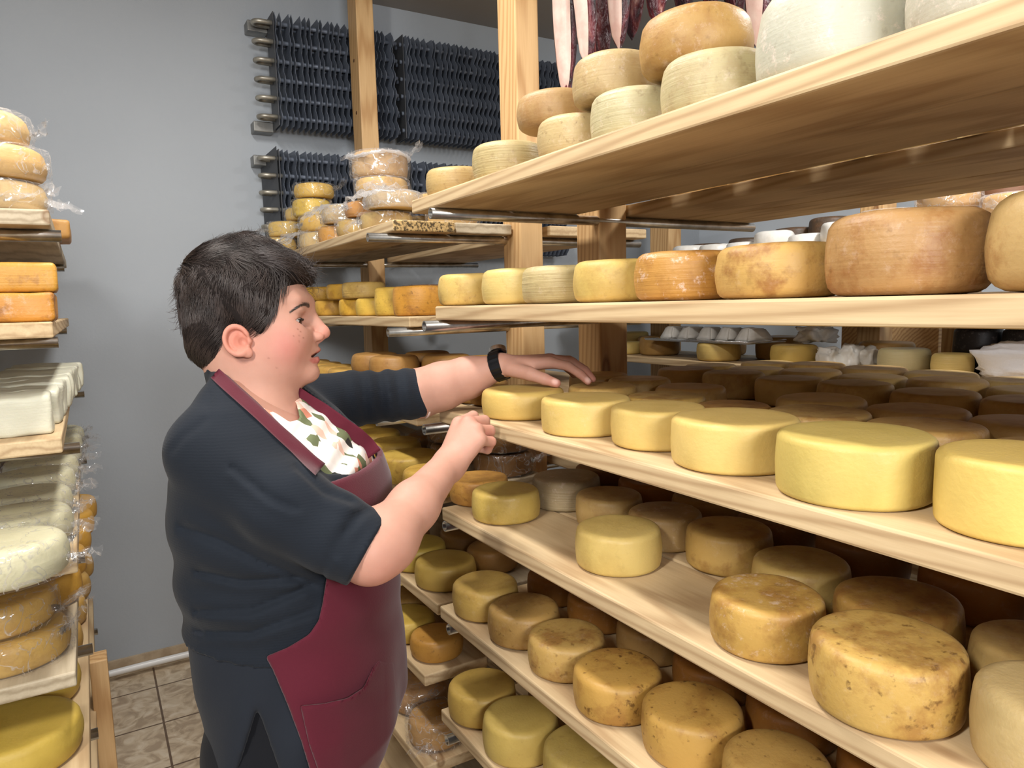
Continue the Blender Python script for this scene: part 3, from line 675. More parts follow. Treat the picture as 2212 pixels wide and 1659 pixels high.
for i, (y, x, zz) in enumerate(((2.55, 1.02, .0), (2.1, 1.03, .0), (2.3, 1.02, .07), (2.75, 1.0, .07), (1.95, .99, .075))):
    wrapped(x, y, B2+(.0 if zz == 0 else .0), .07, .075 if zz == 0 else .1, (180, 128, 76), 'brown wrapped wheel at the back, second shelf by the wall, %s one' % ordn[i], 'wrapped wheels at the back of the second shelf by the wall', .2, [(2.2+i*.5, .06, .07, .08, .03)], mo=.5, seg=36) if i in (0, 1, 2) else None
# ------------------------------------------------------------------ lower shelves by the wall
def row3(k, items, grp, h=.062, r=.075):
    z = R2[k][0]
    for (xl, xr, yp, mode, c, mo, sp, lab) in items:
        x, y, r_, _ = solve(xl, xr, yp, z, mode, h); wheel(x, y, z, r_*.985, h, c, lab, grp, mo, sp, .0, .1, edge=.014, seg=44)
gC2 = 'wheels on the third shelf by the wall'
for i, (x, y) in enumerate(((.79, 1.80), (.79, 1.965), (.79, 2.13), (.79, 2.30), (.79, 2.46), (.79, 2.62), (.79, 2.78), (.79, 2.94))):
    wheel(x, y, R2['C'][0], .075, .062, (214, 172, 98), 'golden wheel on aisle edge, third shelf by the wall, %s from near end' % ordn[i], gC2, .3, .2, 0, .1, seg=40)
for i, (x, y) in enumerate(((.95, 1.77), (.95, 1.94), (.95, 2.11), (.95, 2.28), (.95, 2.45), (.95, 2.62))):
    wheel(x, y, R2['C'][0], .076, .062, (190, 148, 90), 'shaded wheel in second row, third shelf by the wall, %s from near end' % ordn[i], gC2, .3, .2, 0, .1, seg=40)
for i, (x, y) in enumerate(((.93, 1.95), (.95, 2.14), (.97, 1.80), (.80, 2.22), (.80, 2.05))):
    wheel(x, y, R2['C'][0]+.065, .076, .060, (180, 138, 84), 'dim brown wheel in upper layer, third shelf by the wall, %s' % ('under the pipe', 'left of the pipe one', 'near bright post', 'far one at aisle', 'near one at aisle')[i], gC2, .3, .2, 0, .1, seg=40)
row3('D', [(870, 990, 1085, 'b', (226, 184, 96), .3, .2, 'yellow wheel peeking out behind the bare forearm, nearest on its shelf'),
           (815, 958, 1050, 'b', (226, 190, 100), .3, .3, 'wide yellow wheel beside the maroon apron bib')], 'wheels behind the forearm', .07)
for i, (x, y) in enumerate(((.80, 2.06), (.80, 2.24), (.80, 2.42), (.80, 2.6), (.80, 2.78))):
    wheel(x, y, R2['D'][0], .08, .066, (226, 188, 100), 'yellow wheel in the row behind the apron bib, %s back' % ordn[i], 'wheels behind the forearm', .2, .2, 0, .1, seg=40)
gwd = 'film-wrapped wheels in the shade behind the fist'
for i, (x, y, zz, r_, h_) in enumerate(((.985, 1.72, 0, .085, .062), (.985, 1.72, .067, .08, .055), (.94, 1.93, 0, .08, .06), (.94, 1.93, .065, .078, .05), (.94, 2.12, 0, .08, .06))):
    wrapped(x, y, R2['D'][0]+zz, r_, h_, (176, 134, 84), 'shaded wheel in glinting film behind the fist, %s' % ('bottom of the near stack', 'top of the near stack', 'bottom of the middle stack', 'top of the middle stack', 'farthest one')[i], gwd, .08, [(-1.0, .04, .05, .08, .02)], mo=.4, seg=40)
row3('E', [(900, 1034, 1278, 'b', (212, 178, 98), .1, .1, 'mustard wheel below the elbow, at the near end of its shelf'),
           (838, 962, 1235, 'b', (222, 192, 100), .05, .1, 'lime-yellow wheel half hidden behind the elbow')], 'wheels below the elbow', .066)
row3('F', [(883, 998, 1434, 'b', (206, 154, 82), .15, .45, 'brown pitted wheel on the shelf corner beside the apron pocket'),
           (820, 945, 1395, 'b', (222, 188, 98), .1, .1, 'yellow wheel half hidden by the apron, above the pitted one')], 'wheels beside the apron', .058)
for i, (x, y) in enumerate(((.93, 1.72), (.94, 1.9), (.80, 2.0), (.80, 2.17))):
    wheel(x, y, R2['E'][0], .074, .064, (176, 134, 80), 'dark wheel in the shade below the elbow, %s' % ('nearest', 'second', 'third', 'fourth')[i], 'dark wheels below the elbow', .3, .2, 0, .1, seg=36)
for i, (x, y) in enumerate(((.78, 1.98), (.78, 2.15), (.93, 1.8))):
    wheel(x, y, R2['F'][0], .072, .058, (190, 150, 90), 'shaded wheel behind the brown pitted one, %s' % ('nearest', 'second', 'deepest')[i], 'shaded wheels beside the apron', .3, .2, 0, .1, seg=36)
zG = R2['G'][0]
p = at_z(915, 1545, zG); q = at_z(968, 1628, zG)
gg = 'film-wrapped wheels at the foot of the rack beside the apron'
o = wrapped(p[0]+.02, p[1]+.06, zG, .082, .075, (206, 160, 108), 'wrapped reddish wheel with a small white sticker, low beside the apron', gg, .1, [(3.5, .03, .06, .06, .0), (4.1, .04, .05, .05, .0)], mo=.4, sp=.3, bl=.2)
link('price_sticker', box_mesh('price_sticker', .018, .014, .0006, 0, (.01, -.03, .0845)), M['white_pvc'], o, smooth=False)
o = wrapped(q[0]+.005, q[1]+.085, zG, .074, .07, (204, 158, 96), 'wrapped wheel at the end of a low shelf, behind the open pipe end', gg, .1, [(4.0, .03, .06, .08, .0)], mo=.3, sp=.2)
# ------------------------------------------------------------------ left rack
gl = 'orange brick-shaped cheeses on the left rack'
def lx(px, py, z):  return at_z(px, py, z)
z1 = LL[0][0]
wrapped(-.145, 1.74, z1, .100, .056, (228, 196, 140), 'bottom wrapped wheel of the stack topping the left rack, with a big film flap', 'stacked wrapped wheels at the top left', .14, [(-.3, .02, .06, .09, -.012), (-.1, .045, .025, .05, .01), (4.9, .02, .03, .15, .01)], mo=.15, seg=48)
wrapped(-.140, 1.735, z1+.060, .100, .062, (226, 186, 124), 'wrapped wheel in the middle of the stack at the top of the left rack', 'stacked wrapped wheels at the top left', .08, [(-.2, .03, .012, .04, .01)], mo=.15, dome=.004, edge=.024)
wrapped(-.160, 1.74, z1+.126, .096, .060, (230, 196, 138), 'topmost wrapped wheel of the stack on the left rack, with a twisted corner of film', 'stacked wrapped wheels at the top left', .08, [(-.15, .02, .04, .04, .035)], mo=.1, dome=.006, edge=.028)
block(-.075, 2.35, z1, .12, .2, .05, (214, 164, 100), 'small tan cheese behind the wrapped stack on the top left board', None, mo=.3)
z2 = LL[1][0]
block(-.142, 1.69, z2, .19, .15, .056, (214, 152, 74), 'lower orange rind block on the left rack', gl, 0, .008, .9, .3, .25, .3)
block(-.136, 1.71, z2+.0565, .19, .15, .056, (218, 164, 80), 'upper orange block lying on the other on the left rack', gl, .03, .008, .7, .2, .1, .3)
z3 = LL[2][0]
for i in range(8):
    y = 1.72+i*.145
    block(-.160+.006*i if i else -.168, y, z3, .19, .12, .078-.002*(i % 2), (238, 236, 214), 'white brick of fresh cheese on the left rack, %s' % ('nearest and largest, with pitted sides' if i == 0 else ordn[i]+' in the receding row'), 'white cheese bricks on the left rack', random.uniform(-.03, .03), .008, 0, 0, .1, .2, rough=.007)
z4 = LL[3][0]
for i in range(8):
    y = 1.72+i*.155
    wrapped(-.155+.004*i, y, z4, .098 if i < 2 else .09, .072-.003*(i % 3), (232, 226, 190), 'white wrapped cheese on the fourth level of the left rack, %s' % ('nearest, with shiny film' if i == 0 else ordn[i]+' in the row'), 'white wrapped cheeses on the left rack', .10 if i else .06, [(-.25, .03, .055, .07, -.005), (.1, .045, .03, .05, .02)], mo=0, sp=0, edge=.02, seg=44)
z5 = LL[4][0]
wrapped(-.180, 1.665, z5, .105, .062, (222, 182, 104), 'lower wheel of the film-wrapped pair on the fifth level of the left rack', 'film-wrapped golden pair on the left rack', .08, [(-.5, .05, .045, .10, .05)], mo=.25)
wrapped(-.190, 1.675, z5+.067, .095, .060, (220, 178, 100), 'upper wheel of the film-wrapped pair on the fifth level of the left rack', 'film-wrapped golden pair on the left rack', .08, [(-.4, .03, .07, .08, .03)], mo=.25)
for i in range(5):
    wheel(-.13+.01*i, 1.95+.19*i, z5, .075, .07, (226, 176, 92), 'golden wheel behind the wrapped pair on the left rack, %s back' % ordn[i], 'golden wheels behind the wrapped pair', .2, .1, 0, .1, seg=40)
z6 = LL[5][0]
wheel(-.185, 1.63, z6, .118, .072, (232, 200, 104), 'big yellow wheel in the bottom left corner of the photo', 'big yellow wheels low on the left rack', .05, .05, 0, .05, edge=.016, bulge=.03)
wheel(-.190, 1.875, z6, .115, .07, (226, 192, 100), 'yellow wheel just behind the corner one, half shaded', 'big yellow wheels low on the left rack', .05, .05, 0, .05)
for i in range(4):
    wheel(-.16+.01*i, 2.1+.2*i, z6, .09, .07, (218, 176, 104), 'wheel deeper on the sixth level of the left rack, %s of them' % ordn[i], 'wheels deeper on the left rack', .2, .1, 0, .05, seg=40)
# ------------------------------------------------------------------ far rack
g3 = 'wheels on the rack across the far aisle'
def on3(xl, xr, yb, z, h, c, lab, mode='b', **kw):
    x, y, r, _ = solve(xl, xr, yb, z, mode, h); r = min(r, .13); return wheel(x, y, z, r*.985, h, c, lab, g3, **kw), x, y, r
z3r = 1.274
on3(1892, 2013, 808, z3r, .082, (240, 226, 176), 'ridged cream wheel in the bright light across the far aisle', rib=1.0, mo=0, sp=0)
on3(2008, 2105, 817, z3r, .075, (242, 214, 140), 'yellow-white wheel beside the white cloth bundle', rib=.8, mo=0, sp=0)
on3(1504, 1602, 782, z3r, .08, (236, 204, 128), 'yellow wheel under the foil tray across the far aisle', mo=.05, rib=.3)
on3(1662, 1768, 792, z3r, .08, (240, 206, 120), 'bright yellow wheel with a paper-wrapped lump on it, across the far aisle', mo=.05, rib=.5)
for x_, px_, h_, lb_ in ((2.41, 1372, .062, 'bright yellow wheel just right of the thick post, across the far aisle'), (2.62, 1385, .10, 'half-lit yellow wheel behind the bright one by the thick post')):
    v = ray(px_, 790); wheel(x_, v[1]/v[0]*x_, z3r, .085, h_, (240, 212, 136), lb_, g3, .05, .05, 0, .2)
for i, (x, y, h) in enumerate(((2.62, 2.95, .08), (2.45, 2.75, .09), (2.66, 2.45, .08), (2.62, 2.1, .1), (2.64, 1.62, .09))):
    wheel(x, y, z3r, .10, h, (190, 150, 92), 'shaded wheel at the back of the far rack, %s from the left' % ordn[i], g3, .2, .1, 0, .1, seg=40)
M['cloth'] = simple('white_cheesecloth', (240, 240, 244), .8, 0, None, 120, bs=.6, bd=.003)
M['paper'] = simple('waxed_white_paper', (232, 230, 224), .35, 0, (20, (206, 200, 190)), 30, .4, .5, bs=.5, bd=.004)
M['foil'] = simple('crumpled_foil', (214, 214, 214), .25, .9, None, 40, bs=.8, bd=.005)
def lump(name, p, sx, sy, sz, m_, label, cat, group=None, seed=1, amp=.25, rz=0):
    bm = bmesh.new(); bmesh.ops.create_icosphere(bm, subdivisions=4, radius=1)
    for v in bm.verts:
        n = v.co.normalized(); q = Vector((abs(n.x)**.6*math.copysign(1, n.x), abs(n.y)**.6*math.copysign(1, n.y), abs(n.z)**.7*math.copysign(1, n.z)))
        k = 1+amp*(noise.noise(n*1.6+Vector((seed, 0, 0))))+amp*.35*(abs(noise.noise(n*4+Vector((seed, 2, 0))))*2-.5)
        v.co = Vector((q.x*sx/2*k, q.y*sy/2*k, max(0, (q.z*k+.9)/1.9)*sz))
    me = bpy.data.meshes.new(name); bm.to_mesh(me); bm.free()
    o = link(name, me, m_, None, p, rot=(0, 0, rz)); return tag(o, label, cat, group)
p = at_z(2160, 826, z3r); lump('cloth_bundle', (p[0]+.09, p[1]-.06, z3r), .17, .32, .115, M['cloth'], 'white cheesecloth bundle at the right edge, glaring in the light', 'cloth bundle', None, 3)
gp = 'paper-wrapped pieces on the rack across the far aisle'
for i, (px, w, hgt, lab) in enumerate(((1765, .13, .075, 'crumpled paper-wrapped piece beside the bright yellow wheel'), (1812, .12, .085, 'paper-wrapped wedge in the middle of the white parcels'), (1850, .12, .075, 'paper-wrapped piece right of the wedge, at the bay end'))):
    p = at_z(px, 796, z3r); lump('wrapped_wedge', (p[0]+.07, p[1], z3r), w*.6, w*.62, hgt, M['paper'], lab, 'wrapped cheese', gp, 5+i, .4)
p = at_z(1715, 790, z3r); lump('wrapped_wedge', (p[0]+.16, p[1]+.02, z3r+.082), .13, .13, .072, M['paper'], 'garlic-shaped white paper parcel sitting on the bright yellow wheel', 'wrapped cheese', gp, 11, .5)
# foil tray with film-wrapped wedges, on two wheels
p = at_z(1553, 783, z3r); zt = z3r+.081
tray = empty('foil_tray', (p[0]+.12, p[1]+.18, zt)); tag(tray, 'flat foil tray resting on wheels across the far aisle', 'tray')
link('tray_base', box_mesh('tray_base', .24, .62, .006, .002, (-.12, -.33, 0)), M['foil'], tray, smooth=False)
link('tray_rim', tube_mesh('tray_rim', [(-.12, -.33, .008), (.12, -.33, .008), (.12, .29, .008), (-.12, .29, .008)], .004, 8, closed=True), M['foil'], tray)
for i in range(5):
    bm = bmesh.new(); sx, sy, sz = .15, .085, .058
    vs = [(-sx/2, -sy/2, 0), (sx/2, -sy/2, 0), (sx/2, sy/2, 0), (-sx/2, sy/2, 0), (-sx/2+.03, -sy*.3, sz), (sx/2-.02, -sy*.1, sz*.9), (sx/2-.02, sy*.3, sz*.9), (-sx/2+.03, sy*.3, sz)]
    bv = [bm.verts.new(v) for v in vs]
    for f in ((0, 3, 2, 1), (4, 5, 6, 7), (0, 1, 5, 4), (1, 2, 6, 5), (2, 3, 7, 6), (3, 0, 4, 7)): bm.faces.new([bv[k] for k in f])
    bmesh.ops.bevel(bm, geom=bm.edges[:], offset=.006, segments=2, affect='EDGES'); bmesh.ops.subdivide_edges(bm, edges=bm.edges[:], cuts=2, use_grid_fill=True)
    for v in bm.verts: v.co += noise.noise_vector(v.co*40+Vector((i*3, 0, 0)))*.004
    me = bpy.data.meshes.new('cheese_wedge'); bm.to_mesh(me); bm.free()
    o = link('cheese_wedge', me, M['paper'], None, (p[0]+.10, p[1]-.10+i*.115, zt+.009), rot=(0, 0, .15*((i % 3)-1)))
    tag(o, 'white wrapped cheese wedge on the foil tray, %s' % ('rightmost', 'second from the right', 'middle one', 'second from the left', 'leftmost')[i], 'cheese wedge', 'wrapped wedges on the foil tray')
# upper level of the far rack
z4r = 1.733; gu = 'cloth-wrapped cheeses on the top level of the far rack'
for i, (px, r, h, lab) in enumerate(((1690, .078, .075, 'tall white cloth-wrapped cheese in the gap under the top shelf'), (1745, .07, .05, 'low pale cheese right of the tall cloth-wrapped one'), (1800, .075, .08, 'white wrapped cheese behind the blotched eye-level wheels'), (1610, .075, .045, 'low white cloth-wrapped cheese left of the tall one'), (1555, .075, .05, 'flat white wrapped cheese in the far gap'), (1500, .08, .055, 'white wrapped cheese at the left of the far gap'))):
    v = ray(px, 520); y = v[1]/v[0]*2.42
    o = wheel(2.42, y, z4r, r, h, (232, 230, 206), lab, gu, 0, 0, 0, .2, edge=.018, rough=.03, seg=44)
    o.data.materials[0] = M['paper']
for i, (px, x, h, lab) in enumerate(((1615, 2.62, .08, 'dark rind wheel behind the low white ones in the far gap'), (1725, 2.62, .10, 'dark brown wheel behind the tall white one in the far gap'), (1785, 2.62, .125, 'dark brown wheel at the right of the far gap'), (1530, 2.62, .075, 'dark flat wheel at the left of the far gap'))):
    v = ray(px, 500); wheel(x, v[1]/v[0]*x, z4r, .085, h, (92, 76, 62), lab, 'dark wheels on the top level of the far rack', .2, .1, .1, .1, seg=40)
for i, (px, h, zz, lab) in enumerate(((1930, .10, 0, 'film-wrapped amber wheel behind the tall tan wheel, left one'), (2045, .075, 0, 'film-wrapped amber wheel behind the tall tan wheel, lower right one'), (2045, .07, .078, 'film-wrapped amber wheel behind the tall tan wheel, upper right one'), (2140, .10, 0, 'film-wrapped wheel in the gap between the two tall tan wheels'))):
    v = ray(px, 470); wrapped(2.42, v[1]/v[0]*2.42, z4r+zz, .088, h, (220, 172, 100), lab, 'film-wrapped wheels on the top level of the far rack', .25, [(3.4, .05, .05, .1, .02)], mo=.3, seg=44)
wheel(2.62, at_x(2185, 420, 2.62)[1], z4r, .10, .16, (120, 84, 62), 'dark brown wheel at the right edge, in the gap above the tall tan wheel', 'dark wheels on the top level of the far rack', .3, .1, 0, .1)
for i, px in enumerate((2135, 2200)):
    v = ray(px, 740); wheel(2.62, v[1]/v[0]*2.62, z3r, .075, .15, (46, 40, 38), 'black-rinded cheese in the far gap at the right, %s' % ('beside the shaded post', 'at the photo edge')[i], 'black-rinded cheeses across the far aisle', 0, 0, .15, .1)
o = box('wooden_crate_panel', (3.0, 1.62, 1.04), (3.03, 2.06, 1.46), M['block']); tag(o, 'pale wooden panel leaning beyond the far rack', 'wood panel')
box('side_table', (2.95, 1.55, 0), (3.3, 2.15, 1.0395), M['board_grey']); tag(bpy.context.scene.objects['side_table'], 'plain wooden cupboard behind the far rack, carrying the wooden panel', 'cupboard')
# ------------------------------------------------------------------ cured meat hanging above the rack
m_, nt, b = mat('cured_meat'); M['meat'] = m_
v = coords(nt, (14, 14, 3.2)); n1 = tex(nt, 'Noise', v, Scale=1.5, Detail=6.0, Distortion=1.6)
r1 = ramp(nt, [(.34, lin((22, 14, 18))), (.48, lin((64, 20, 30))), (.60, lin((98, 36, 44))), (.68, lin((150, 96, 92))), (.76, lin((196, 170, 160)))]); nt.links.new(n1.outputs['Fac'], r1.inputs[0]); nt.links.new(r1.outputs[0], b.inputs['Base Color'])
b.inputs['Roughness'].default_value = .3; n2 = tex(nt, 'Noise', coords(nt, (30, 30, 12)), Scale=3.0, Detail=5.0); bump(nt, b, n2.outputs['Fac'], .9, .012)
M['fat'] = simple('cured_fat', (204, 180, 168), .4, 0, (30, (190, 140, 130)), 60, .5, .4, bs=.4, bd=.003)
def ham(px, yb, y, w, t, length, label, seed, fat=False):
    bpos = at_y(px, yb, y); z0 = bpos[2]; n = 26; seg = 28; verts = []; faces = []
    e = empty('hanging_ham', (bpos[0], bpos[1], z0)); tag(e, label, 'cured meat', 'cured hams hanging over the rack')
    L_ = min(length, CEIL-.12-z0)
    for i in range(n):
        s = i/(n-1); k = min(1, (s*7)**.5)*min(1, ((1-s)*5)**.5)
        for j in range(seg):
            a = 2*math.pi*j/seg; vx = math.cos(a); vy = math.sin(a)
            d = 1+.35*noise.noise(Vector((vx*1.2+seed*4, vy*1.2, s*5)))+.12*noise.noise(Vector((vx*4+seed, vy*4, s*16)))
            verts.append((vx*w*k*d+.012*math.sin(s*4+seed), vy*t*k*d, s*L_))
    for i in range(n-1):
        for j in range(seg): faces.append((i*seg+j, i*seg+(j+1) % seg, (i+1)*seg+(j+1) % seg, (i+1)*seg+j))
    faces.append(tuple(range(seg))[::-1]); faces.append(tuple((n-1)*seg+j for j in range(seg)))
    link('meat', pymesh('meat', verts, faces), M['meat'], e)
    if fat:
        vs = []; fs = []; m0 = 18
        for i in range(m0):
            s = i/(m0-1); k = min(1, (s*7)**.5)*min(1, ((1-s)*5)**.5)
            for j in range(10):
                a = math.pi*(.80+(.5 if seed != 1 else .62)*j/9); d = 1.03+.35*noise.noise(Vector((math.cos(a)*1.2+seed*4, math.sin(a)*1.2, s*5)))+.05*noise.noise(Vector((seed, j*.8, s*20)))
                cx_ = math.cos(a)*w*k*d; vs.append((cx_*1.05-.002+.012*math.sin(s*4+seed), math.sin(a)*t*k*d*1.04, s*L_))
        for i in range(m0-1):
            for j in range(9): fs.append((i*10+j, i*10+j+1, (i+1)*10+j+1, (i+1)*10+j))
        link('fat_layer', pymesh('fat_layer', vs, fs), M['fat'], e)
    link('hanging_cord', tube_mesh('hanging_cord', [(.012*math.sin(4+seed), 0, L_-.01), (0, 0, CEIL-z0)], .002, 6), M['white_pvc'], e)
for i, (px, yb, y, w, lab) in enumerate(((1216, 215, 1.62, .020, 'dark red ham slab with a pale fat edge, leftmost of the hanging meats'), (1262, 150, 1.50, .019, 'ham with a broad white fat stripe, second from the left'), (1303, 175, 1.66, .020, 'almost black ham between the fat-striped one and the bone'),
      (1345, 112, 1.52, .020, 'thin ham with a bony white shank'), (1372, 90, 1.62, .018, 'dark ham behind the bony shank'), (1418, 52, 1.46, .028, 'thick dark ham with a pinkish torn lower end'), (1472, 40, 1.56, .022, 'ham behind the glossy golden wheel, left one'), (1530, 30, 1.45, .020, 'ham behind the glossy golden wheel, middle one'), (1590, 50, 1.46, .022, 'ham behind the glossy golden wheel, right one'), (1642, 110, 1.38, .022, 'mauve ham with white fat beside the large white wheel'))):
    ham(px, yb, y, w, .035, 1.1, lab, i+1, i in (0, 1, 3, 9))
# ------------------------------------------------------------------ the woman: implicit surfaces turned into meshes
def smin(a, b_, k):
    h = np.clip(.5+.5*(b_-a)/k, 0, 1); return b_*(1-h)+a*h-k*h*(1-h)
def smax(a, b_, k): return -smin(-a, -b_, k)
def ell(P, c, r):
    q = (P-np.array(c))/np.array(r); k0 = np.sqrt((q*q).sum(-1))+1e-9; k1 = np.sqrt(((q/np.array(r))**2).sum(-1))+1e-9
    return k0*(k0-1)/k1
def rc(P, a, b_, ra, rb):
    a = np.array(a, float); b_ = np.array(b_, float); ab = b_-a; h = np.clip(((P-a)@ab)/(ab@ab), 0, 1)
    return np.sqrt(((P-a-h[..., None]*ab)**2).sum(-1))-(ra+(rb-ra)*h)
def chain(P, pts, rs, k=.006):
    d = None
    for i in range(len(pts)-1):
        e = rc(P, pts[i], pts[i+1], rs[i], rs[i+1]); d = e if d is None else smin(d, e, k)
    return d
def nets(func, lo, hi, step):
    lo = np.array(lo); n = np.ceil((np.array(hi)-lo)/step).astype(int)+1
    ax = [lo[i]+np.arange(n[i])*step for i in range(3)]
    V = np.empty(n, np.float32)
    for s in range(0, n[0], 24):
        g = np.stack(np.meshgrid(ax[0][s:s+24], ax[1], ax[2], indexing='ij'), -1); V[s:s+24] = func(g.reshape(-1, 3)).reshape(g.shape[:3])
    S = V < 0; c = n-1
    acc = np.zeros((*c, 3)); cnt = np.zeros(c)
    sl = lambda o, m_: tuple(slice(o[i], o[i]+m_[i]) for i in range(3))
    for axis in range(3):
        o1 = [0, 0, 0]; o1[axis] = 1
        oth = [i for i in range(3) if i != axis]
        for da in (0, 1):
            for db in (0, 1):
                o = [0, 0, 0]; o[oth[0]] = da; o[oth[1]] = db; p = [o[i]+o1[i] for i in range(3)]
                a = V[sl(o, c)]; b_ = V[sl(p, c)]; x = (a < 0) != (b_ < 0)
                t = np.where(x, a/np.where(x, a-b_, 1), 0)
                for i in range(3): acc[..., i] += np.where(x, o[i]+(t if i == axis else 0), 0)
                cnt += x
    act = cnt > 0; idx = -np.ones(c, int); idx[act] = np.arange(act.sum())
    cells = np.argwhere(act); verts = (cells+acc[act]/cnt[act][:, None])*step+lo
    faces = []
    for axis in range(3):
        u, v = [(1, 2), (2, 0), (0, 1)][axis]
        o1 = [0, 0, 0]; o1[axis] = 1; m_ = [n[i]-o1[i] for i in range(3)]
        a = S[sl([0, 0, 0], m_)]; b_ = S[sl(o1, m_)]; x = a != b_
        e = np.argwhere(x); e = e[(e[:, u] > 0) & (e[:, v] > 0) & (e[:, u] < c[u]) & (e[:, v] < c[v]) & (e[:, axis] < c[axis])]
        fl = a[tuple(e.T)]
        def g(du, dv):
            q = e.copy(); q[:, u] -= du; q[:, v] -= dv; return idx[tuple(q.T)]
        q = np.stack([g(1, 1), g(0, 1), g(0, 0), g(1, 0)], 1); q[~fl] = q[~fl][:, ::-1]; faces.append(q)
    f = np.concatenate(faces); return verts, f[(f >= 0).all(1)]
def npmesh(name, verts, faces):
    me = bpy.data.meshes.new(name); me.vertices.add(len(verts)); me.vertices.foreach_set('co', np.asarray(verts, np.float32).ravel())
    me.loops.add(len(faces)*4); me.loops.foreach_set('vertex_index', np.asarray(faces, np.int32).ravel())
    me.polygons.add(len(faces)); me.polygons.foreach_set('loop_start', np.arange(len(faces), dtype=np.int32)*4); me.update(calc_edges=True); return me
def relax(verts, faces, it=2):
    v = verts.copy(); n = len(v)
    for _ in range(it):
        s = np.zeros_like(v); c = np.zeros(n)
        for a in range(4):
            b_ = (a+1) % 4; np.add.at(s, faces[:, a], v[faces[:, b_]]); np.add.at(c, faces[:, a], 1); np.add.at(s, faces[:, b_], v[faces[:, a]]); np.add.at(c, faces[:, b_], 1)
        v = v*.5+.5*s/np.maximum(c, 1)[:, None]
    return v
def D(px, py, d): return at_d(px, py, d)
def project(P):
    q = P-CAM; z = q@FW; return 1106+F*(q@RT)/z, 829.5+F*(q@DN)/z, z
def poly_sd(x, y, pts):
    """signed distance to a polygon, negative inside"""
    pts = np.array(pts, float); d = np.full(x.shape, 1e9); ins = np.zeros(x.shape, bool)
    for i in range(len(pts)):
        a = pts[i]; b_ = pts[(i+1) % len(pts)]; e = b_-a
        t = np.clip(((x-a[0])*e[0]+(y-a[1])*e[1])/(e@e), 0, 1); d = np.minimum(d, (x-a[0]-t*e[0])**2+(y-a[1]-t*e[1])**2)
        c = ((a[1] > y) != (b_[1] > y)) & (x < (b_[0]-a[0])*(y-a[1])/((b_[1]-a[1]) if b_[1] != a[1] else 1e-9)+a[0]); ins ^= c
    return np.sqrt(d)*np.where(ins, -1, 1)
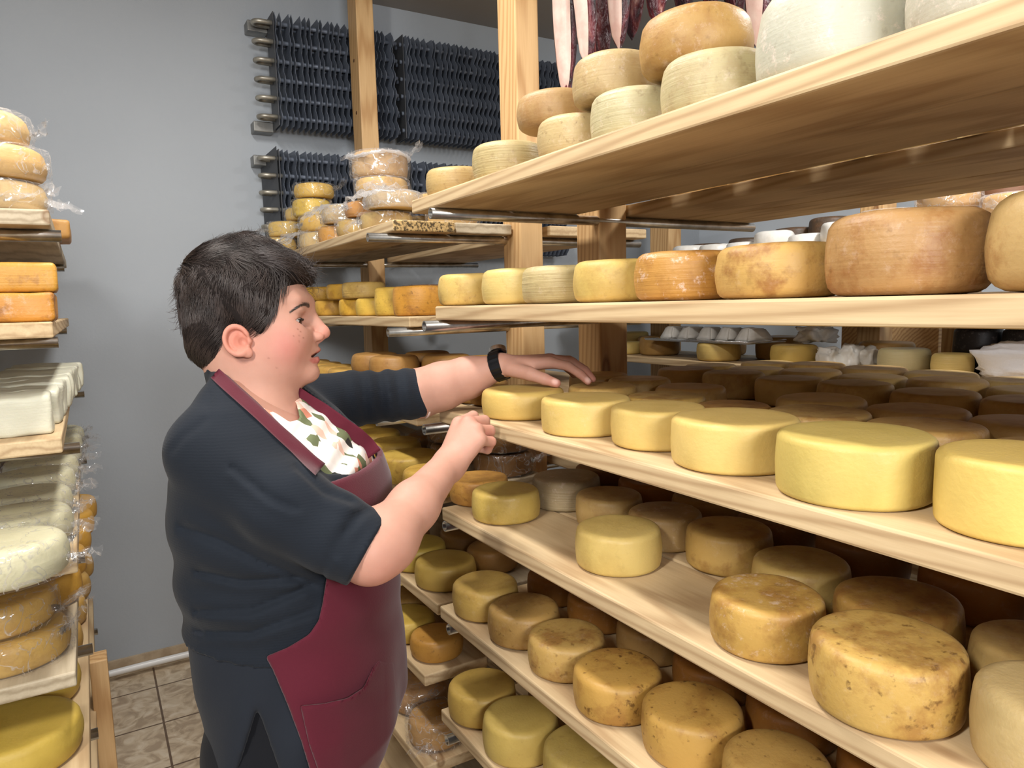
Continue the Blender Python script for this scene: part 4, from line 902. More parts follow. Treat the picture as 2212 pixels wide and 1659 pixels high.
# --- head frame: f forward, s towards her left (away from us), u up
PSI = math.radians(-10); HO = D(522, 738, 1.20); HS = 1.2/F
Hf = RT*math.cos(PSI)-FW*math.sin(PSI); Hs = FW*math.cos(PSI)+RT*math.sin(PSI); Hu = -DN
HB = np.stack([Hf, Hs, Hu])
def to_h(P): return (P-HO)@HB.T
def from_h(q): return np.asarray(q)@HB+HO
def hp(px, py, s=0.):
    v = ray(px, py); t = (s+(HO-CAM)@Hs)/(v@Hs); p = v*t-(HO-CAM); return p@Hf, p@Hu
def mir(fn, P, *a):
    return fn(np.abs(P*np.array([1, 1, 1]))*0+P*np.array([1, 0, 1])+np.abs(P)*np.array([0, 1, 0]), *a)
def head_sdf(W):
    P = to_h(W)+np.array([.006, 0, 0]); A = P.copy(); A[:, 1] = np.abs(A[:, 1])            # A: mirrored to the +s side
    d = ell(P, (.012, 0, .070), (.101, .077, .093))
    d = smin(d, ell(P, (.062, 0, .012), (.060, .062, .080)), .03)
    d = smin(d, ell(P, (.088, 0, -.012), (.036, .042, .050)), .02)
    d = smin(d, ell(A, (.078, .036, .004), (.038, .030, .036)), .02)
    d = smin(d, ell(A, (.050, .043, -.030), (.045, .024, .034)), .025)
    d = smin(d, ell(P, (.060, 0, -.050), (.060, .050, .028)), .02)
    d = smin(d, ell(P, (.111, 0, -.052), (.0225, .024, .0175)), .012)
    d = smin(d, rc(A, (.112, 0, .067), (.098, .040, .068), .0125, .010), .014)
    d = smax(d, -ell(A, (.121, .031, .037), (.018, .018, .014)), .010)
    d = smin(d, ell(A, (.0945, .033, .0505), (.0165, .019, .0075)), .006)
    d = smin(d, ell(P, (.104, 0, -.018), (.027, .0262, .026)), .010)
    d = smin(d, rc(P, (.1165, 0, .052), (.137, 0, .022), .0075, .0095), .010)
    d = smin(d, ell(P, (.1395, 0, .0165), (.0115, .0105, .0105)), .006)
    d = smin(d, ell(A, (.129, .0120, .0090), (.0125, .0068, .0080)), .0028)
    d = smin(d, ell(P, (.128, 0, .004), (.010, .006, .006)), .006)
    d = smax(d, -ell(A, (.1335, .0068, .0015), (.0055, .0030, .0045)), .002)
    # lips
    up = [(.1125, .0235, -.0285), (.1215, .014, -.0190), (.1290, .0055, -.0128), (.1290, 0, -.0135)]
    lo_ = [(.1125, .0235, -.0295), (.1205, .014, -.0320), (.1268, .006, -.0300), (.1275, 0, -.0298)]
    u2 = np.stack([P[:, 0], P[:, 1], P[:, 2]+.0213+.55*(.128-P[:, 0])], 1)
    d = smax(d, -ell(u2, (.128, 0, 0), (.026, .0235, .0036)), .003)
    d = smin(d, chain(A, up, [.0020, .0042, .0052, .0050], .003), .003)
    d = smin(d, chain(A, lo_, [.0020, .0045, .0056, .0058], .003), .003)
    d = smax(d, -ell(u2, (.132, 0, 0), (.024, .0205, .0028)), .0015)
    # eye: lids as a shell round the ball, open slit
    ec = np.array([.0950, .0325, .0335]); q = A-ec; ball = np.sqrt((q*q).sum(-1))
    lid = np.maximum(ball-.0142, -(ball-.0118)); slit = np.abs(q[:, 2]+.0022+.10*q[:, 0]-.10*q[:, 1])-.0066*np.clip(1-(np.abs(q[:, 1]-.004)/.0180)**2, -1, 1)
    lid = smax(lid, -slit, .001); d = smin(d, lid, .003); wedge = np.maximum(np.maximum(slit+.0006, ball-.024), np.maximum(.004-q[:, 0], -q[:, 1]-.010)); d = smax(d, -wedge, .0015)
    d = smax(d, -(ball-.0120), .0008)
    # ears
    e = A-np.array([.0145, .077, -.003]); ca, sa = math.cos(.30), math.sin(.30)
    ex = e[:, 0]*ca+e[:, 2]*sa; ez = -e[:, 0]*sa+e[:, 2]*ca; ey = e[:, 1]-.20*(-ex)
    rr_ = np.sqrt((ex/.0175)**2+(ez/.0225)**2); th_e = np.arctan2(ez, ex); fr_ = np.clip((ex-.004)/.008, 0, 1)*np.clip((.006-ez)/.010, 0, 1)
    ang = np.sqrt(((rr_-1)*.019)**2+(ey-.004)**2)-(.0040-.0045*fr_)
    dish = np.maximum(np.abs(ey+.002)-.0028, (rr_-1)*.019)
    conc = np.sqrt(((np.sqrt(((ex-.003)/.0105)**2+((ez+.003)/.0125)**2)-1)*.011)**2+(ey-.0005)**2)-(.0028-.004*np.clip((ex-.002)/.006, 0, 1))
    ear = smin(smin(ang, dish, .003), conc, .002)
    ear = smin(ear, ell(np.stack([ex, ey, ez], 1), (.009, .001, -.0225), (.0080, .0042, .0085)), .004)
    ear = smin(ear, ell(np.stack([ex, ey, ez], 1), (.0165, .0005, -.005), (.0048, .0045, .0060)), .003)
    ear = smax(ear, -ell(np.stack([ex, ey, ez], 1), (.0065, .004, -.004), (.0070, .0085, .0085)), .002)
    d = smin(d, ear, .004)
    # neck
    d = smin(d, chain(P, [(-.004, 0, -.01), (.025, 0, -.085), (.036, 0, -.125), (.050, 0, -.17)], [.060, .0615, .067, .085], .02), .025)
    return d
# --- torso frame
PSI = math.radians(3)
Bf = RT*math.cos(PSI)-FW*math.sin(PSI); Bf[2] = 0; Bf /= np.linalg.norm(Bf); Bs = np.array([-Bf[1], Bf[0], 0.])
rows_t = [(770, 470, 590, .060), (795, 462, 605, .075), (825, 430, 640, .125), (855, 406, 680, .160), (895, 382, 728, .180), (945, 372, 780, .190), (1000, 362, 818, .195), (1055, 358, 836, .195), (1110, 362, 842, .195),
          (1180, 374, 846, .19), (1250, 388, 850, .19), (1320, 402, 856, .195), (1400, 418, 862, .20), (1480, 430, 868, .205), (1560, 440, 869, .205), (1620, 448, 850, .20), (1680, 458, 822, .195), (1760, 470, 800, .19), (1900, 490, 790, .19), (2100, 500, 780, .19)]
TO = D(600, 1100, 1.22); tz, ta, tb, tf, ts = [], [], [], [], []
for (py, xb, xf, hd) in rows_t:
    d0 = 1.22
    p = D((xb+xf)/2, py, d0); b_ = D(xb, py, d0); q = D(xf, py, d0)
    tz.append(p[2]); ta.append(np.linalg.norm(q-b_)/2*.985); tb.append(hd); tf.append((p-TO)@Bf)
tz = np.array(tz)[::-1]; ta = np.array(ta)[::-1]; tb = np.array(tb)[::-1]; tf = np.array(tf)[::-1]
row_px = {round(float(z_), 5): r for z_, r in zip([D((r[1]+r[2])/2, r[0], 1.22)[2] for r in rows_t], rows_t)}
for _ in range(8):      # fit each section's width and centre to the outline measured on the photograph
    for i_, z_ in enumerate(tz):
        r = row_px[round(float(z_), 5)]; tt = np.linspace(0, 2*math.pi, 73); e_ = 2/2.3
        ff = tf[i_]+(ta[i_]+.006)*np.sign(np.cos(tt))*np.abs(np.cos(tt))**e_; ss = (tb[i_]+.006)*np.sign(np.sin(tt))*np.abs(np.sin(tt))**e_
        W_ = np.array([TO[0], TO[1], z_])+np.outer(ff, Bf)+np.outer(ss, Bs); q_ = W_-CAM; x_ = 1106+F*(q_@RT)/(q_@FW)
        eL = x_.min()-(r[1]+6); eR = x_.max()-(r[2]-12); ta[i_] += (eL-eR)/2*.00075; tf[i_] -= (eL+eR)/2*.00075
# keep the trunk upright: the side coordinate of the centre line stays constant
def torso(W, off=0.):
    z = W[:, 2]; a = np.interp(z, tz, ta)+off; b_ = np.interp(z, tz, tb)+off; cf = np.interp(z, tz, tf)
    q = W-TO; f = q@Bf-cf; s = q@Bs
    k = (np.abs(f/a)**2.3+np.abs(s/b_)**2.3)**(1/2.3)
    d = (k-1)*np.minimum(a, b_)
    return smax(d, z-tz[-1]-off, .02)
SH_N = D(452, 972, 1.055); EL_N = D(808, 1182, 1.045); SH_F = D(655, 870, 1.40); EL_F = D(905, 850, 1.555)
def sleeves(W, off=0.):
    n = chain(W, [D(455, 975, 1.07), D(610, 1088, 1.035), D(795, 1190, 1.04)], [.066+off, .060+off, .0585+off], .02)
    f_ = chain(W, [D(640, 880, 1.40), D(760, 862, 1.49), D(912, 849, 1.555)], [.066+off, .055+off, .0555+off], .02)
    return n, f_
def arm_skin(W):
    n = chain(W, [D(620, 1085, 1.035), D(800, 1190, 1.04), D(832, 1166, 1.06), D(895, 1092, 1.13), D(968, 1003, 1.24)], [.05, .0455, .046, .0375, .0265], .02)
    f_ = chain(W, [D(800, 858, 1.51), D(905, 850, 1.555), D(955, 834, 1.54), D(1010, 816, 1.525), D(1080, 791, 1.50)], [.042, .0505, .049, .042, .0262], .02)
    return n, f_
def hand_far(W):
    w = D(1086, 790, 1.5); k = .009
    mc = [D(1188, 783, 1.468), D(1190, 777, 1.492), D(1186, 776, 1.514), D(1178, 780, 1.534)]
    d = None
    for i, m_ in enumerate(mc):
        e = rc(W, w+(m_-mc[1])*.35, m_, .0170, (.0125, .0125, .012, .0110)[i]); d = e if d is None else smin(d, e, .014)
    fg = [([mc[0], D(1227, 791, 1.455), D(1253, 808, 1.450), D(1270, 824, 1.448)], [.0115, .0096, .0088, .0074]),
          ([mc[1], D(1236, 782, 1.482), D(1264, 800, 1.478), D(1280, 819, 1.476)], [.0115, .0098, .0088, .0074]),
          ([mc[2], D(1230, 778, 1.508), D(1256, 794, 1.505), D(1270, 812, 1.503)], [.0110, .0093, .0084, .0070]),
          ([mc[3], D(1208, 784, 1.530), D(1227, 797, 1.528), D(1240, 811, 1.526)], [.0100, .0083, .0075, .0063])]
    for p, r in fg: d = smin(d, chain(W, p, r, .003), .005)
    th = chain(W, [D(1104, 797, 1.475), D(1145, 808, 1.452), D(1176, 819, 1.442), D(1202, 828, 1.438)], [.0165, .0140, .0115, .0092], .004)
    return smin(d, th, .010)
def hand_near(W):
    w = D(970, 1000, 1.243)
    mc = [D(992, 916, 1.300), D(1012, 915, 1.280), D(1028, 930, 1.265), D(1036, 951, 1.252)]
    d = None
    for i, m_ in enumerate(mc):
        e = rc(W, w+(m_-mc[1])*.30, m_, .0185, (.0145, .0145, .0140, .0125)[i]); d = e if d is None else smin(d, e, .014)
    fg = [([mc[0], D(1022, 899, 1.335), D(1034, 914, 1.362), D(1012, 926, 1.362)], [.0125, .0102, .0092, .0078]),
          ([mc[1], D(1046, 909, 1.315), D(1050, 930, 1.342), D(1026, 938, 1.345)], [.0125, .0105, .0094, .0080]),
          ([mc[2], D(1058, 930, 1.295), D(1056, 950, 1.322), D(1034, 956, 1.325)], [.0120, .0100, .0090, .0076]),
          ([mc[3], D(1061, 954, 1.275), D(1053, 971, 1.295), D(1032, 969, 1.298)], [.0105, .0090, .0082, .0070])]
    for p, r in fg: d = smin(d, chain(W, p, r, .003), .004)
    th = chain(W, [D(975, 980, 1.285), D(990, 955, 1.325), D(1006, 938, 1.352), D(1022, 930, 1.372)], [.0165, .0135, .0115, .0095], .004)
    return smin(d, th, .008)
def skin_low(W):
    n, f_ = arm_skin(W); return smin(smin(n, hand_near(W), .016), smin(f_, hand_far(W), .016), .002)
pts_b = lambda L_: (np.min(L_, 0), np.max(L_, 0))
allv = []; allf = []; off_ = 0; cols = []
def addpart(v, f, tint):
    global off_
    allv.append(v); allf.append(f+off_); cols.append(tint); off_ += len(v)
SK = np.array(lin((186, 141, 123))); 
def head_tint(v):
    q = to_h(v)+np.array([.006, 0, 0]); A = q.copy(); A[:, 1] = np.abs(A[:, 1]); t = np.tile(SK, (len(v), 1))
    def blend(w, c): 
        c = np.array(lin(c)); t[:] = t*(1-w[:, None])+c*w[:, None]
    g = lambda c, r: np.exp(-(((A-np.array(c))/np.array(r))**2).sum(-1))
    blend(.50*g((.085, .058, -.010), (.030, .05, .030)), (192, 104, 98)); blend(.45*g((.140, 0, .016), (.016, .02, .014)), (206, 116, 104)); blend(.5*g((.012, .08, 0), (.03, .02, .035)), (204, 104, 84))
    lipm = np.clip(1-(chain(A, [(.1115, .0235, -.0285), (.1215, .014, -.0195), (.1295, .005, -.0135), (.1295, 0, -.0140)], [0, 0, 0, 0], .001)-.0048)/.0012, 0, 1)
    lipl = np.clip(1-(chain(A, [(.1115, .0235, -.0295), (.1210, .014, -.0318), (.1275, .006, -.0298), (.1282, 0, -.0296)], [0, 0, 0, 0], .001)-.0058)/.0012, 0, 1)
    blend(.8*np.maximum(lipm, lipl)*(q[:, 0] > .1), (176, 96, 90))
    blend(np.clip(1-ell(np.stack([A[:, 0], A[:, 1], A[:, 2]+.0213+.55*(.128-A[:, 0])], 1), (.128, 0, 0), (.024, .0215, .0030))/.0006, 0, 1)*.85*(A[:, 0] < .1280)*(A[:, 0] > .1), (66, 26, 26))  # shade of the mouth slit put into the skin colour
    blend(.8*g((.1345, .0072, .0005), (.0045, .0035, .0028)), (70, 32, 28)); blend(.35*g((.1215, .0175, .006), (.0035, .004, .009)), (150, 86, 76)); blend(.35*g((.103, .036, .034), (.014, .02, .0085)), (160, 100, 92)); blend(.25*g((.098, .036, .022), (.012, .02, .006)), (150, 100, 100))  # nostril and nose-wing crease shade painted into the tint
    for (f_, s_, u_) in ((.108, .038, .014), (.106, .043, .008), (.112, .035, .004), (.104, .046, .018), (.098, .052, .006), (.106, .040, -.002), (.06, .06, -.03), (.072, .058, -.045)):
        blend(.7*np.exp(-(((q-np.array([f_, -s_, u_]))[:, [0, 2]]**2).sum(-1))/(.0011**2))*(q[:, 1] < 0), (120, 66, 50))
    return t
c0 = np.array([.0, 0, .02]); lo = from_h(c0)-.25; hi = from_h(c0)+.25
ex_ = np.array([from_h((a, b_, c_)) for a in (-.115, .16) for b_ in (-.1, .1) for c_ in (-.16, .17)])
v, f = nets(head_sdf, ex_.min(0), ex_.max(0), .0021); 
k_ = to_h(v); keep = np.ones(len(v), bool); keep &= (k_[:, 2] > -.158)
fm = keep[f].all(1); f = f[fm]; v = relax(v, f, 1); addpart(v, f, head_tint(v))
def arm_tint(v, tips):
    t = np.tile(SK, (len(v), 1))
    for p, r in tips:
        w = .35*np.exp(-((v-p)**2).sum(-1)/r**2)[:, None]; t = t*(1-w)+np.array(lin((214, 128, 112)))*w
    return t
fn = lambda W: smin(arm_skin(W)[0], hand_near(W), .016)
P_ = np.array([D(760, 1260, .98), D(1075, 880, 1.4), D(800, 1120, 1.0), D(950, 1000, 1.3), D(720, 1180, 1.04)])
v, f = nets(fn, P_.min(0)-.04, P_.max(0)+.03, .0022); addpart(relax(v, f, 1), f, arm_tint(v, [(D(1050, 940, 1.28), .02), (D(1058, 960, 1.28), .014), (D(1015, 912, 1.28), .016), (D(820, 1235, 1.03), .04)]))
fn = lambda W: smin(arm_skin(W)[1], hand_far(W), .016)
P_ = np.array([D(860, 780, 1.45), D(1290, 840, 1.42), D(860, 910, 1.62), D(1290, 760, 1.55)])
v, f = nets(fn, P_.min(0)-.03, P_.max(0)+.02, .0022); v = relax(v, f, 1); tt_ = arm_tint(v, [(D(1203, 828, 1.43), .02), (D(1274, 820, 1.46), .03)])
for p_ in (D(1199, 824, 1.429), D(1271, 820, 1.441)):
    w_ = np.clip(1.6-np.linalg.norm(v-p_, axis=1)/.0055, 0, 1)[:, None]*.75; tt_ = tt_*(1-w_)+np.array(lin((236, 196, 186)))*w_
addpart(v, f, tt_)
# hidden trunk, hips and legs under the clothes, one coarse shell joined to neck and arms
LEGN = D(556, 1640, 1.14); LEGF = D(690, 1640, 1.33)
def legs(W, off=0.):
    d = None
    for L_, fx in ((LEGN, 0), (LEGF, .10)):
        pt = [np.array([L_[0], L_[1], .84]), np.array([*(L_+Bf*fx*.5)[:2], .47]), np.array([*(L_+Bf*(fx-.02))[:2], .09])]
        e = chain(W, pt, [.060+off, .054+off, .046+off], .03); d = e if d is None else smin(d, e, .015)
    return d
def under(W):
    n, f_ = arm_skin(W); d = torso(W, -.02); d = smax(d, .80-W[:, 2], .02); d = smin(d, legs(W), .03)
    d = smin(d, rc(W, D(470, 985, 1.08), D(800, 1190, 1.04), .055, .040), .03)
    return smin(d, chain(W, [D(640, 885, 1.40), D(760, 864, 1.49), D(905, 850, 1.555)], [.050, .042, .044], .02), .02)
v, f = nets(under, (-.15, .75, .06), (.95, 1.75, 1.53), .011); addpart(relax(v, f, 1), f, np.tile(SK, (len(v), 1)))
V_ = np.concatenate(allv); F_ = np.concatenate(allf); T_ = np.concatenate(cols)
base = np.array([TO[0], TO[1], 0.]); woman = empty('person', base)
tag(woman, 'woman with short dark hair, navy cardigan and maroon apron, reaching over the cheeses', 'person')
m_, nt, b = mat('skin'); M['skin'] = m_
at_ = nt.nodes.new('ShaderNodeAttribute'); at_.attribute_name = 'tint'
sn = tex(nt, 'Noise', coords(nt, rnd=False), Scale=60.0, Detail=4.0); nt.links.new(mixc(nt, .12, at_.outputs['Color'], sn.outputs['Fac'], 'SOFT_LIGHT'), b.inputs['Base Color'])
b.inputs['Roughness'].default_value = .58; b.inputs['Subsurface Weight'].default_value = .18; b.inputs['Subsurface Radius'].default_value = (.012, .004, .002); b.inputs['Subsurface Scale'].default_value = .5; b.inputs['Specular IOR Level'].default_value = .3
s2_ = tex(nt, 'Noise', coords(nt, rnd=False), Scale=420.0, Detail=2.0); bump(nt, b, s2_.outputs['Fac'], .15, .0006)
def put(name, v, f, m_, tint=None, parent=woman):
    me = npmesh(name, v-base, f)
    if tint is not None:
        ca = me.color_attributes.new('tint', 'FLOAT_COLOR', 'POINT'); ca.data.foreach_set('color', np.concatenate([tint, np.ones((len(v), 1))], 1).astype(np.float32).ravel())
    return link(name, me, m_, parent)
put('body', V_, F_, M['skin'], T_)
# --- clothes
def cloth_mat(name, col, rib=0, rough=.85, col2=None, sheen=.05, bs=.3):
    m_, nt, b = mat(name); n = tex(nt, 'Noise', coords(nt, rnd=False), Scale=7.0, Detail=4.0)
    nt.links.new(mixc(nt, n.outputs['Fac'], lin(col), lin(col2 or [c_*.8 for c_ in col])), b.inputs['Base Color']); b.inputs['Roughness'].default_value = rough
    b.inputs['Specular IOR Level'].default_value = .2; b.inputs['Sheen Weight'].default_value = sheen; b.inputs['Sheen Roughness'].default_value = .5
    w = tex(nt, 'Noise', coords(nt, rnd=False), Scale=420.0, Detail=2.0); ch = bump(nt, b, w.outputs['Fac'], bs, .0008)
    if rib:
        wv = tex(nt, 'Wave', coords(nt, (1, 1, 1), rnd=False), Scale=rib, Distortion=1.5, Detail=1.0); wv.bands_direction = 'Z'; bump(nt, b, wv.outputs['Fac'], .12, .0010, ch)
    return m_
M['navy'] = cloth_mat('navy_knit', (27, 33, 42), 75, bs=.4); M['trouser'] = cloth_mat('black_trouser_cloth', (20, 22, 28)); M['tunic'] = cloth_mat('dark_navy_cloth', (34, 39, 48))
M['maroon'] = cloth_mat('maroon_cotton', (90, 23, 40), 0, .8, (76, 19, 34), .15)
def folds(W):
    """soft creases: across the waist and along the sleeves"""
    x, y, z = project(W); q = W-TO; s = q@Bs
    d = .0045*np.sin(z*0+W[:, 2]*62+1.4*np.sin((q@Bf)*9)+s*6)*np.exp(-((W[:, 2]-1.10)/.13)**2)
    d += .0030*np.sin(x*.055+y*.030)*np.exp(-(((x-745)/70)**2+((y-1150)/90)**2))
    d += .0055*np.sin(x*.16-y*.02)*np.exp(-(((x-830)/75)**2+((y-850)/70)**2))
    d += .0030*np.sin(x*.020-y*.045+1)*np.exp(-(((x-560)/110)**2+((y-1120)/120)**2))
    d += .0045*np.exp(-(poly_line(x, y, [(455, 850), (450, 905), (395, 945), (372, 975)])/7)**2)*.7*(s < 0)
    d += .0075*np.exp(-(poly_line(x, y, [(395, 1140), (470, 1165), (560, 1210), (680, 1262)])/9)**2)*(s < 0)
    for L_ in ([(640, 1010), (700, 1065), (760, 1085)], [(730, 1200), (752, 1150), (790, 1105)], [(700, 1240), (722, 1180), (770, 1110)], [(500, 1010), (580, 1075), (640, 1100)], [(430, 1235), (520, 1255), (640, 1250)], [(425, 1320), (540, 1320), (665, 1268)], [(430, 1365), (540, 1368), (680, 1318)]):
        d += .0068*np.exp(-(poly_line(x, y, L_)/7)**2)*(s < .02)-.0036*np.exp(-(poly_line(x, y-15, L_)/11)**2)*(s < .02)
    return d
def poly_line(x, y, pts):
    pts = np.array(pts, float); d = np.full(x.shape, 1e9)
    for a, b_ in zip(pts[:-1], pts[1:]):
        e = b_-a; t = np.clip(((x-a[0])*e[0]+(y-a[1])*e[1])/(e@e), 0, 1); d = np.minimum(d, (x-a[0]-t*e[0])**2+(y-a[1]-t*e[1])**2)
    return np.sqrt(d)
Vcut = [(452, 798), (486, 806), (560, 872), (640, 955), (704, 1024), (760, 1022), (838, 1004), (812, 955), (740, 902), (690, 868), (652, 838), (636, 800), (600, 740), (452, 740)]
ZH = D(520, 1415, 1.05)[2]
def cardigan(W, cut=True):
    x, y, z = project(W); n, f_ = sleeves(W, 0); d = torso(W, .010+.006*np.exp(-((W[:, 2]-ZH)/.03)**2))
    nb = rc(W, from_h((0, 0, -.02)), from_h((.030, 0, -.105)), .066, .072); nb = np.maximum(nb, W[:, 2]-D(470, 792, 1.2)[2]); d = smin(d, nb, .02)
    d = smin(d, n, .014); d = smin(d, f_, .025); d = d+folds(W)
    d = np.maximum(d, (ZH-W[:, 2])-.03*np.clip(((W-TO)@Bf+.05)/.2, 0, 1.2))
    # sleeve ends
    for (a, e) in ((D(610, 1088, 1.035), D(795, 1190, 1.04)), (D(760, 862, 1.49), D(912, 849, 1.555))):
        ax = (e-a)/np.linalg.norm(e-a); pr = (W-e)@ax; near = np.linalg.norm(W-e, axis=1) < .14
        d = np.where(near, np.maximum(d, pr), d)
    if cut:
        sd = poly_sd(x, y, Vcut)*z/F; sB = (W-TO)@Bs
        d = np.where(sB < .13, smax(d, -sd, .004), d)
        # hollow behind the neck opening
        d = np.maximum(d, -(rc(W, from_h((0, 0, -.02)), from_h((.046, 0, -.125)), .062, .066)))
    return d
v, f = nets(cardigan, (-.12, .72, ZH-.03), (1.02, 1.75, 1.53), .0045)
put('cardigan', relax(v, f, 4), f, M['navy'])
def trousers(W):
    d = smin(smax(torso(W, -.004), .82-W[:, 2], .03), legs(W, .022), .04); d = np.maximum(d, .07-W[:, 2])
    x, y, z = project(W); d += .004*np.sin(x*.05+y*.01)*np.exp(-((W[:, 2]-.7)/.25)**2)
    return np.maximum(d, W[:, 2]-(ZH+.03))
v, f = nets(trousers, (-.1, .8, .05), (.75, 1.65, ZH+.04), .007)
put('trousers', relax(v, f, 3), f, M['trouser'])
Slit = [(556, 1530), (538, 1590), (514, 1665), (490, 1800), (630, 1800), (603, 1665), (577, 1590)]
def tunic(W):
    x, y, z = project(W); t = torso(W, .004)+.004*np.sin(x*.045+y*.012)*np.clip((ZH-W[:, 2])/.1, 0, 1); t = t+.003; d = np.abs(t)-.007
    d = np.maximum(np.maximum(d, W[:, 2]-(ZH+.03)), .55-W[:, 2]); sl = -poly_sd(x, y, Slit)*z/F
    return np.where((W-TO)@Bs < .05, smax(d, sl, .006), d)
v, f = nets(tunic, (-.1, .8, .53), (.75, 1.65, ZH+.04), .0050)
put('tunic', relax(v, f, 4), f, M['tunic'])
def shoe_sdf(W):
    d = None
    for L_, fx in ((LEGN, 0), (LEGF, .10)):
        c_ = np.array([*(L_+Bf*(fx-.02))[:2], .0]); e = chain(W, [c_+Bf*-.05+[0, 0, .04], c_+Bf*.07+[0, 0, .038], c_+Bf*.17+[0, 0, .03]], [.042, .044, .034], .02)
        e = smin(e, rc(W, c_+[0, 0, .05], c_+[0, 0, .1], .045, .05), .02); d = e if d is None else np.minimum(d, e)
    return np.maximum(d, -W[:, 2])
v, f = nets(shoe_sdf, (-.15, .8, -.012), (.85, 1.65, .15), .007); put('shoes', v, f, M['dark'])
# apron: a cloth shell hanging over the front
xc_y = np.array([990, 1015, 1080, 1160, 1240, 1300, 1340, 1370, 1398, 1418, 1445, 1520, 1600, 1659, 1760, 1900, 2100])
xc_x = np.array([693, 697, 712, 716, 706, 697, 688, 668, 622, 572, 588, 620, 650, 668, 690, 705, 715])
ZB = D(740, 1012, 1.15)[2]
def mirror_px(W):
    s = (W-TO)@Bs; Wm = W-np.outer(s+np.abs(s), Bs); return project(Wm)
def apron_region(W):
    x, y, z = mirror_px(W); r = (np.interp(y, xc_y, xc_x)-x)*z/F
    return smax(r, W[:, 2]-ZB-.0, .006)
def drop(W):   # below the belly the cloth hangs with shallow pleats
    a = np.arctan2((W-TO)@Bs, (W-TO)@Bf); w = np.clip((1.0-W[:, 2])/.3, 0, 1); return .007*w*np.sin(a*7+1)
def apron(W):
    t = torso(W, .0180)+folds(W)*.5+drop(W); d = np.abs(t)-.0052
    return np.maximum(np.maximum(d, apron_region(W)), .42-W[:, 2])
v, f = nets(apron, (.0, .72, .40), (.78, 1.62, ZB+.02), .0036)
ap = put('apron', relax(v, f, 3), f, M['maroon'])
Pk = [(648, 1524), (700, 1519), (750, 1508), (786, 1484), (806, 1440), (818, 1425), (850, 1425), (862, 1560), (850, 1700), (700, 1700), (668, 1610)]
def pocket(W):
    x, y, z = project(W); fd = np.clip((830-x)/90, 0, 1); t = torso(W, .0185+.0095*fd)+folds(W)*.5+drop(W)-fd*.008*np.exp(-(((x-775)/50)**2+((y-1480)/35)**2)); d = np.abs(t)-.0050
    return np.maximum(np.maximum(d, poly_sd(x, y, Pk)*z/F), np.where((W-TO)@Bs < .08, -1, 1))
P_ = np.array([D(640, 1430, .98), D(860, 1710, 1.25), D(640, 1710, .98), D(860, 1430, 1.3)])
v, f = nets(pocket, P_.min(0)-.02, P_.max(0)+.02, .0034); put('pocket', relax(v, f, 3), f, M['maroon'], None, ap)
bpy.data.objects['pocket'].matrix_parent_inverse = Matrix.Identity(4)
# ray march from a pixel to a surface, for straps and seams
def hit(px, py, fn, d0=.9, d1=1.5):
    r = ray(px, py); t = d0
    for _ in range(90):
        p = CAM+r*t; dd_ = float(fn(p[None])[0])
        if dd_ < .0008: return p
        t += max(dd_*.6, .0015)
        if t > d1: return None
    return None
def ribbon(name, pts, widths, fn, out_, thick, m_, parent, d1=1.42, flat=False):
    """strap laid over a surface: pixel centre line, width in metres"""
    n = 36; pts = np.array(pts, float); s = np.r_[0, np.cumsum(np.linalg.norm(np.diff(pts, axis=0), axis=1))]; tt = np.linspace(0, s[-1], n)
    cx = np.interp(tt, s, pts[:, 0]); cy = np.interp(tt, s, pts[:, 1]); ww = np.interp(tt, s, widths)
    rows_ = []; last = None
    for i in range(n):
        a = np.array([cx[max(i-1, 0)], cy[max(i-1, 0)]]); b_ = np.array([cx[min(i+1, n-1)], cy[min(i+1, n-1)]]); t = (b_-a)/np.linalg.norm(b_-a); nn = np.array([-t[1], t[0]])
        row = []
        for j in range(7):
            w = (j/6-.5)*ww[i]*F/1.15; p = hit(cx[i]+nn[0]*w, cy[i]+nn[1]*w, fn, .85, d1)
            row.append(p)
        if flat:
            c_ = hit(cx[i], cy[i], fn, .85, d1); dm = (c_-CAM)@FW if c_ is not None else last
            dm = dm if last is None else min(max(dm, last-.012), last+.012)
            row = [at_d(cx[i]+nn[0]*(j/6-.5)*ww[i]*F/1.15, cy[i]+nn[1]*(j/6-.5)*ww[i]*F/1.15, dm-.004) for j in range(7)]
        ok = [p for p in row if p is not None]
        dm = np.mean([(p-CAM)@FW for p in ok]) if ok else last
        last = dm if dm is not None else 1.2
        for j in range(7):
            if row[j] is None: w = (j/6-.5)*ww[i]*F/1.15; row[j] = at_d(cx[i]+nn[0]*w, cy[i]+nn[1]*w, last)
        rows_.append(row)
    R_ = np.array(rows_); R_[1:-1] = (R_[:-2]+R_[1:-1]*2+R_[2:])/4
    dirs = CAM-R_; dirs /= np.linalg.norm(dirs, axis=2)[..., None]
    top = R_+dirs*(out_+thick); bot = R_+dirs*out_
    V = np.concatenate([top.reshape(-1, 3), bot.reshape(-1, 3)])-base; fs = []; o = n*7
    for i in range(n-1):
        for j in range(6):
            q = i*7+j; fs.append((q, q+1, q+8, q+7)); fs.append((o+q, o+q+7, o+q+8, o+q+1))
        for j in (0, 6): q = i*7+j; fs.append((q, q+7, o+q+7, o+q))
    for i in (0, n-1):
        for j in range(6): q = i*7+j; fs.append((q, q+1, o+q+1, o+q))
    return link(name, pymesh(name, V, fs), m_, parent)
body_fn = lambda W: np.minimum(np.minimum(cardigan(W), torso(W, .009)), head_sdf(W))
ribbon('neck_strap', [(464, 806), (486, 826), (522, 858), (560, 892), (600, 930), (640, 966), (668, 994), (692, 1014)], [.020, .021, .021, .021, .021, .022, .023, .025], body_fn, .002, .003, M['maroon'], ap)
